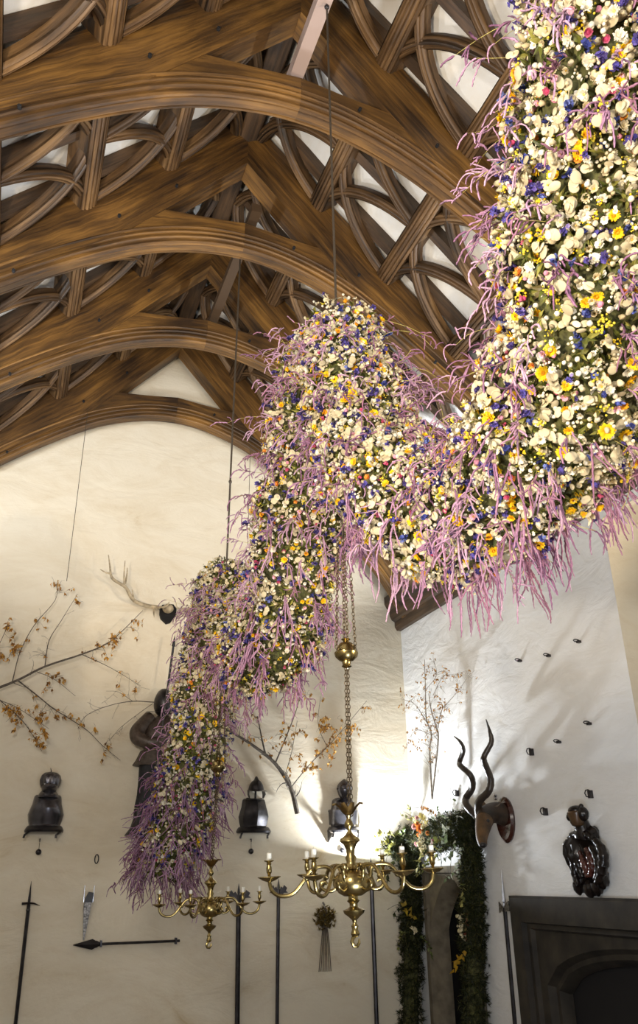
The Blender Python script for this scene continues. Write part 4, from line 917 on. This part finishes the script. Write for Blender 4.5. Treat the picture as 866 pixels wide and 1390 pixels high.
# ================================================================== BRANCHES WITH WITHERED LEAVES
LC = [lin(186, 138, 60), lin(160, 112, 46), lin(204, 158, 78), lin(130, 90, 40), lin(214, 156, 50)]
def branch(label, mains, ntw, twL, leafn, lsize, barkm, flat, cat_='branch', cols=LC, leaf_t=(.25, 1), up=.0):
    """mains: [(points, r0, r1, leafy)]"""
    o0 = mains[0][0][0]; t = thing('leafy_branch', label, cat_, tuple(o0)); m = MB(); lv = []; O = np.array(o0)
    def lf(P, d):
        for _ in range(rng.integers(2, 5)):
            a = leaf(lsize*rng.uniform(.6, 1.25), lsize*.27, cols[rng.integers(len(cols))]*rng.uniform(.75, 1.15), .8)
            z = np.array([rng.normal(0, .5), rng.normal(0, .5), -1+rng.normal(0, .45)]); z /= np.linalg.norm(z); x = np.cross(z, rng.normal(0, 1, 3)); x /= np.linalg.norm(x); y = np.cross(z, x)
            R_ = np.stack([x, z, y], 1); lv.append((a[0]@R_.T+P+rng.normal(0, .008, 3)-O, a[1], a[2]))
    for pts, r0, r1, leafy in mains:
        pp = smoothpath(pts, 5); n = len(pp); m.tube([p-o0 for p in pp], [r0+(r1-r0)*i/n for i in range(n)], barkm, 6)
        tot = sum((pp[i+1]-pp[i]).length for i in range(n-1)); cnt = int(ntw*tot)
        for _ in range(cnt):
            i = int(rng.uniform(.12, .98)*(n-1)); p = np.array(pp[i]); tg = np.array(pp[min(i+1, n-1)]-pp[max(0, i-1)]); tg /= np.linalg.norm(tg)
            d = tg*.9+rng.normal(0, .75, 3)*np.array(flat)+np.array([0, 0, up]); L = twL*rng.uniform(.35, 1.2)*(1-.4*i/n)
            _, _, _, path = strand(p, d, L, .001, rng.uniform(-.2, .5), STEMC, .35, .04, 3)
            m.tube([Vector(q)-o0 for q in path], [max(.0012, (r0+(r1-r0)*i/n)*.35*(1-j/len(path))) for j in range(len(path))], barkm, 4, False)
            for q in path[1:]:
                if rng.random() < .35:
                    d2 = rng.normal(0, 1, 3)*np.array(flat)+tg*.6; _, _, _, p2 = strand(q, d2, L*rng.uniform(.2, .5), .001, .3, STEMC, .4, .04, 3)
                    m.tube([Vector(u)-o0 for u in p2], .0012, barkm, 3, False)
                    if rng.random() < leafn*leafy: lf(p2[-1], d2)
            for q in path[2:]:
                if rng.random() < leafn*leafy: lf(q, d)
    m.obj('stem', t)
    if lv: o = addobj('withered_leaves', fast_mesh('withered_leaves', lv, LEAFM, False), t); o['kind'] = 'stuff'
    return t
def EZ(zx, zy, d): return on_y(zx*.277, 740+zy*.277, YE-d)
FL = (1, .35, 1)
branch('long dark beech branch with sparse brown leaves reaching in from the far left', [
 ([EZ(-60, 720, .2), EZ(90, 660, .22), EZ(220, 595, .24), EZ(400, 535, .26), EZ(520, 485, .26), EZ(600, 420, .26), EZ(700, 320, .26)], .016, .003, .8),
 ([EZ(220, 595, .24), EZ(240, 470, .25), EZ(300, 370, .25), EZ(380, 240, .25)], .007, .002, .5), ([EZ(60, 670, .22), EZ(100, 520, .2), EZ(170, 390, .2), EZ(270, 270, .2), EZ(278, 190, .2)], .007, .002, 1),
 ([EZ(90, 665, .22), EZ(180, 735, .2), EZ(260, 800, .2), EZ(340, 850, .2), EZ(430, 910, .2), EZ(500, 980, .2), EZ(590, 1055, .2)], .008, .002, .9),
 ([EZ(400, 535, .26), EZ(540, 600, .26), EZ(690, 690, .24)], .005, .0015, .4), ([EZ(180, 620, .2), EZ(270, 660, .2), EZ(370, 740, .2)], .004, .0015, 1.4)], 11, .26, .42, .052, BARK, FL)
branch('slim branch with hanging brown leaves at the left edge above the first breastplate', [
 ([EZ(-80, 690, .3), EZ(0, 760, .3), EZ(100, 850, .3), EZ(160, 930, .3), EZ(205, 1010, .3)], .007, .002, 1), ([EZ(-80, 640, .3), EZ(-10, 500, .3), EZ(40, 390, .3)], .006, .002, 1.2), ([EZ(0, 760, .3), EZ(90, 800, .3), EZ(240, 900, .3)], .004, .0015, 1)], 15, .2, .55, .052, BARK, FL)
branch('bare forked twig branch spreading left from the leather suit', [
 ([EZ(760, 770, .25), EZ(650, 765, .25), EZ(540, 785, .25), EZ(430, 830, .25), EZ(380, 900, .25)], .006, .0015, .05), ([EZ(750, 775, .25), EZ(680, 825, .25), EZ(590, 895, .25), EZ(535, 960, .25)], .004, .0015, .15), ([EZ(650, 765, .25), EZ(580, 720, .25), EZ(520, 715, .25)], .003, .0012, 0)], 8, .26, .12, .04, BARK, FL)
def MZ(zx, zy, d): return on_y(300+zx*.3, 900+zy*.3, YE-d)
branch('thick dark forked branch with golden leaves between the middle and corner breastplates', [
 ([MZ(345, 680, .12), MZ(315, 565, .18), MZ(245, 455, .24), MZ(140, 370, .3), MZ(50, 315, .34), MZ(0, 290, .36)], .03, .009, .1),
 ([MZ(245, 455, .24), MZ(280, 370, .28), MZ(335, 230, .3), MZ(360, 140, .3)], .010, .003, .8), ([MZ(200, 410, .26), MZ(180, 320, .3), MZ(165, 240, .3)], .012, .004, .6),
 ([MZ(315, 565, .18), MZ(400, 460, .25), MZ(480, 380, .3), MZ(560, 290, .3), MZ(660, 170, .3)], .007, .002, 1.3), ([MZ(290, 510, .2), MZ(320, 400, .25), MZ(345, 260, .28)], .005, .002, 1),
 ([MZ(480, 380, .3), MZ(440, 280, .3), MZ(450, 150, .3)], .004, .0015, 1.4)], 13, .28, .6, .05, BARK, FL)
def BZ(zx, zy, d): return on_x(500+zx*.231, 840+zy*.231, XW-d)
branch('pale double-stemmed birch branch standing in the bright wall corner', [
 ([BZ(375, 1060, .3), BZ(360, 780, .3), BZ(370, 680, .3), BZ(340, 580, .3), BZ(335, 400, .3), BZ(330, 240, .3)], .013, .003, .7), ([BZ(375, 1050, .3), BZ(410, 720, .25), BZ(400, 640, .25), BZ(370, 540, .25), BZ(355, 440, .25)], .011, .004, .7),
 ([BZ(410, 640, .25), BZ(430, 540, .25), BZ(470, 490, .22), BZ(530, 420, .2), BZ(600, 320, .2)], .006, .002, 1.3), ([BZ(350, 620, .3), BZ(270, 500, .35), BZ(190, 470, .4)], .005, .0015, .7), ([BZ(365, 680, .3), BZ(270, 660, .35), BZ(190, 830, .4)], .005, .0015, 1),
 ([BZ(335, 420, .3), BZ(400, 330, .3), BZ(380, 230, .3)], .004, .0015, 1), ([BZ(380, 450, .25), BZ(440, 340, .2), BZ(520, 330, .2)], .004, .0015, .8)], 27, .24, .28, .03, BARKP, (.4, 1, 1), 'branch', LC, (.2, 1), .1)
# ================================================================== DOORWAY GREENERY
DG = [lin(46, 54, 24), lin(60, 66, 30), lin(36, 42, 18), lin(74, 72, 34)]; MG = [lin(96, 110, 60), lin(130, 140, 80), lin(80, 96, 46)]
dpath = [(on_y(556, 1500, YE-.14), .15), (on_y(558, 1300, YE-.14), .15), (on_y(559, 1220, YE-.14), .13), (on_y(556, 1170, YE-.16), .13), (on_y(545, 1150, YE-.2), .13)]
dpath2 = [(on_y(534, 1152, YE-.2), .13), (on_y(558, 1140, YE-.22), .17), (on_x(590, 1136, XW-.22), .18), (on_x(620, 1126, XW-.22), .18), (on_x(638, 1125, XW-.18), .14)]
dpath3 = [(on_x(636, 1110, XW-.15), .11), (on_x(639, 1150, XW-.15), .12), (on_x(641, 1220, XW-.15), .13), (on_x(643, 1300, XW-.15), .14), (on_x(648, 1500, XW-.15), .15)]
dg = thing('doorway_garland', 'thick dark evergreen garland draped around the stone doorway in the corner', 'garland', tuple(dpath2[2][0])); DO = np.array(dg.location)
tn = [tuft(9, .05, DG, .07) for _ in range(5)]; parts = []; m = MB(); blv = []; blm = []
for dp in (dpath, dpath2, dpath3):
    P = smoothpath([q[0] for q in dp], 8); R_ = np.interp(np.arange(len(P))/8, range(len(dp)), [q[1] for q in dp])
    m.tube([p-dg.location for p in P], [r*.55 for r in R_], MOSS, 10)
    Pn = np.array([p[:] for p in P]); L = sum(np.linalg.norm(np.diff(Pn, axis=0), axis=1))
    for _ in range(int(1500*L)):
        f = rng.uniform(0, len(P)-1.01); k = int(f); c = Pn[k]+(Pn[k+1]-Pn[k])*(f-k); n = rng.normal(0, 1, 3); n /= np.linalg.norm(n); pos = c+n*R_[k]*rng.uniform(.5, .95)*(1+.22*math.sin(f*2.1+n[2]))
        if pos[1] > YE-.02 or pos[0] > XW-.015: continue
        q = tn[rng.integers(5)]; Mx = place_matrix(pos, n+np.array([0, 0, -.5]), rng.uniform(.7, 1.5), rng.uniform(0, 6)); parts.append((q[0]@Mx.T+(pos-DO), q[1], q[2]*rng.uniform(.6, 1.3)))
mo = m.obj('moss_core', dg)
o = addobj('evergreen_foliage', fast_mesh('evergreen_foliage', parts, LEAFM, False), dg); o['kind'] = 'stuff'
def leafspray(c, n, L, cols, sz, spread, droop=.5):
    ps = []
    _, _, _, pth = strand(np.array(c), n, L, .001, droop, STEMC, .3, .04, 3)
    for q in pth:
        for sg in (-1, 1):
            a = leaf(sz*rng.uniform(.7, 1.2), sz*.28, cols[rng.integers(len(cols))]*rng.uniform(.7, 1.2), .4)
            z = np.array(n)+rng.normal(0, .6, 3)+np.array([sg*.5, sg*.3, -.2]); z = z/np.linalg.norm(z); x = np.cross(z, rng.normal(0, 1, 3)+np.array([0, 0, 1.5])); x /= np.linalg.norm(x); y = np.cross(z, x); ps.append((a[0]@np.stack([x, z, y], 1).T+q-DO, a[1], a[2]))
    s_ = strand(pth[0], n, L, .003, droop, lin(80, 76, 40), .3, .04, 4); ps.append((s_[0]-DO, s_[1], s_[2])); return cat(ps)
OLV = [lin(150, 146, 84), lin(112, 116, 62), lin(176, 170, 100)]; GRY = [lin(176, 184, 160), lin(206, 208, 186), lin(120, 134, 96)]
for (px, py, on, dx, n, L, cols, sz) in ((520, 1150, 'y', .3, (-.8, -.6, -.5), .3, OLV, .1), (535, 1135, 'y', .3, (-.6, -.6, .7), .3, OLV, .1), (580, 1118, 'x', .36, (-.5, -.3, 1), .34, [lin(206, 190, 120), lin(180, 160, 90)], .07), (608, 1125, 'x', .36, (-.6, -.5, .5), .3, GRY, .07), (596, 1135, 'x', .38, (-.6, -.5, -.3), .3, OLV, .08), (590, 1110, 'x', .34, (-.1, .1, 1), .36, [lin(196, 150, 90), lin(176, 120, 60)], .05), (530, 1155, 'y', .25, (-1, -.6, -.3), .3, OLV, .09), (528, 1145, 'y', .25, (-.9, -.4, .2), .26, OLV, .09), (535, 1168, 'y', .25, (-.8, -.6, -.9), .25, DG, .09), (545, 1140, 'y', .3, (-.3, -.5, .6), .22, MG, .07),
        (575, 1130, 'x', .3, (-.5, .2, .9), .3, OLV, .06), (570, 1120, 'x', .3, (-.3, .4, 1), .3, OLV, .05), (588, 1120, 'x', .3, (0, 0, 1), .26, MG, .06), (600, 1118, 'x', .3, (-.2, -.2, 1), .22, GRY, .05), (612, 1118, 'x', .3, (-.4, -.4, .8), .26, GRY, .05), (622, 1120, 'x', .3, (-.4, -.2, .5), .26, GRY, .05),
        (618, 1140, 'x', .32, (-.3, 0, -1), .36, GRY, .06), (626, 1150, 'x', .3, (-.2, .2, -1), .4, GRY, .06), (622, 1170, 'x', .28, (-.2, .2, -1), .3, GRY, .055), (600, 1150, 'x', .32, (-.4, 0, -.8), .25, MG, .06), (585, 1160, 'x', .32, (-.5, 0, -.9), .25, OLV, .07), (575, 1150, 'x', .35, (-.5, 0, -.8), .22, OLV, .08),
        (560, 1245, 'y', .3, (-.6, -.6, .2), .22, [lin(176, 150, 44), lin(150, 128, 50)], .08), (550, 1265, 'y', .28, (-.7, -.4, -.2), .2, OLV, .06), (575, 1235, 'y', .3, (.7, -.4, .1), .25, DG, .07), (570, 1270, 'y', .3, (.6, -.5, -.3), .25, MG, .06), (545, 1225, 'y', .3, (-.7, -.4, -.2), .2, DG, .07),
        (632, 1200, 'x', .28, (-.5, .3, -.5), .2, OLV, .06), (630, 1290, 'x', .28, (-.5, .2, -.8), .2, [lin(190, 150, 40)], .08), (648, 1215, 'x', .26, (-.5, -.6, -.2), .18, DG, .06), (636, 1240, 'x', .26, (-.5, .1, -.8), .22, [lin(110, 60, 40), lin(80, 70, 34)], .05)):
    c = on_y(px, py, YE-dx) if on == 'y' else on_x(px, py, XW-dx)
    addobj('leafy_sprig', fast_mesh('leafy_sprig', [leafspray(c, n, L, cols, sz, 1)], LEAFM, False), dg)
AK = {'orange_strawflower': ([daisy(.05, 12, lin(212, 120, 50), lin(120, 60, 30), 2, .3, .6), daisy(.04, 12, lin(222, 150, 84), lin(130, 70, 30), 2, .3, .6)], 0), 'pink_strawflower': ([daisy(.035, 11, lin(206, 160, 160), lin(150, 110, 80), 2, .3, .6)], 0),
      'cream_hydrangea_head': ([cat([(p[0]+rng.normal(0, .028, 3), p[1], p[2]) for p in [petals(4, .001, .014, .007, .004, lin(226, 214, 176)) for _ in range(34)]+[blob((.03, .03, .03), lin(196, 184, 140), 2)]]) for _ in range(2)], 0)}
def dpos(px, py, on='x', d=.36): return np.array((on_x(px, py, XW-d) if on == 'x' else on_y(px, py, YE-d))[:])
nf_ = np.array([-.5, -.8, .0]); nf_ /= np.linalg.norm(nf_)
it = {'orange_strawflower': [(dpos(571, 1125), nf_, 0, 1.0, 0), (dpos(566, 1117), nf_, 1, .9, 1), (dpos(580, 1130), nf_, 1, .7, 1), (dpos(569, 1133), nf_, 1, .7, 2)],
      'pink_strawflower': [(dpos(562, 1122), nf_, 0, 1, 0), (dpos(565, 1145), nf_, 0, .9, 0), (dpos(588, 1142), nf_, 0, .8, 0), (dpos(566, 1110), nf_, 0, .7, 0)],
      'cream_hydrangea_head': [(dpos(572, 1140), nf_, 0, 1, 0), (dpos(574, 1152), nf_, 1, .8, 0), (dpos(628, 1255, 'x', .25), nf_, 0, .9, 0), (dpos(630, 1268, 'x', .25), nf_, 1, .8, 0), (dpos(626, 1245, 'x', .25), nf_, 1, .6, 0), (dpos(563, 1262, 'y', .3), nf_, 0, .7, 0), (dpos(577, 1118), nf_, 1, .7, 1)]}
emit(dg, DO, AK, it, PETAL)
# dried bunch hanging on the gable wall
p = on_y(441, 1248, YE-.08); t = thing('dried_flower_bunch', 'small bunch of dried brown flower heads hung on the wall below near chandelier', 'dried flowers', tuple(p)); parts = []
for _ in range(110):
    d = rng.normal(0, 1, 3); d /= np.linalg.norm(d); pos = d*np.array([.15, .05, .13])*rng.uniform(.3, 1); q = tuft(7, .055, [lin(132, 112, 60), lin(104, 86, 44), lin(150, 130, 76)], .2); parts.append((q[0]+pos, q[1], q[2]))
o = addobj('flower_heads', fast_mesh('flower_heads', parts, LEAFM, False), t); o['kind'] = 'stuff'
for k in range(7):
    m = MB(); x = (k-3)*.016; m.tube([(x*.3, -.01, .12), (x*.5, 0, -.05), (x*1.0, .0, -.25), (x*1.5, .02, -.52)], .0045, BARK, 5); m.obj('stem', t)
m = MB(); m.tube([(0, 0, .11), (.0, .01, .15), (0, .05, .17)], .012, SILVER, 8); m.obj('binding', t)
# ================================================================== LIGHTS
def lamp(name, kind, loc, tgt, energy, col, size=.5, angle=60, blend=.5):
    l = bpy.data.lights.new(name, kind); l.energy = energy; l.color = col
    if kind == 'AREA': l.size = size
    else: l.shadow_soft_size = size
    if kind == 'SPOT': l.spot_size = math.radians(angle); l.spot_blend = blend
    o = bpy.data.objects.new(name, l); C.objects.link(o); o.location = loc
    o.rotation_euler = (Vector(tgt)-Vector(loc)).to_track_quat('-Z', 'Y').to_euler()
    return o
WARM = (1, .84, .64); NEUT = (1, .96, .90); COOL = (.86, .92, 1)
lamp('roof_flood', 'SPOT', (-1.3, .6, 2.2), (2.2, 5.6, 8.2), 860, WARM, .15, 84, .35)
lamp('roof_flood', 'SPOT', (4.4, 1.6, 2.2), (1.0, 6.0, 8.2), 600, WARM, .15, 84, .35)
lamp('gable_flood', 'AREA', (-1.5, 4.6, 4.9), (2.0, 9.6, 5.0), 14, WARM, .4)
for x, tx in ((4.5, 3.0), (-1.5, 0.0)):
    for y, e in ((2.6, 60), (5.1, 60), (6.8, 50), (8.5, 16)): lamp('eaves_flood', 'AREA', (x, y, 5.35), (tx, y+.2, 9.0), e, COOL, .25)
lamp('corner_flood', 'AREA', (3.95, 9.34, 2.16), (4.1, 9.16, 3.2), 75, COOL, .10)
lamp('wall_flood', 'AREA', (1.6, 2.4, 1.2), (4.8, 7.2, 3.6), 45, (.8, .88, 1), .3)
lamp('front_flood', 'SPOT', (-.4, -1.8, 3.4), (1.9, 3.4, 5.2), 580, (1, .98, .96), .35, 66, .8)
lamp('corner_flood', 'SPOT', (3.95, 9.3, 2.2), (4.82, 6.9, 3.3), 90, COOL, .04, 75, .5)
lamp('low_fill', 'AREA', (-.6, .8, 3.4), (.8, 9.0, 2.6), 80, (1, .93, .84), .6)  # unseen soft fill, added to brighten the lower left of the hall
w = bpy.data.worlds.new('sky'); bpy.context.scene.world = w; w.use_nodes = True
w.node_tree.nodes['Background'].inputs[0].default_value = (.75, .85, 1, 1); w.node_tree.nodes['Background'].inputs[1].default_value = 1.0
vs = bpy.context.scene.view_settings; vs.view_transform = 'Standard'; vs.look = 'None'; vs.gamma = 1; vs.use_curve_mapping = False; vs.exposure = 0.1
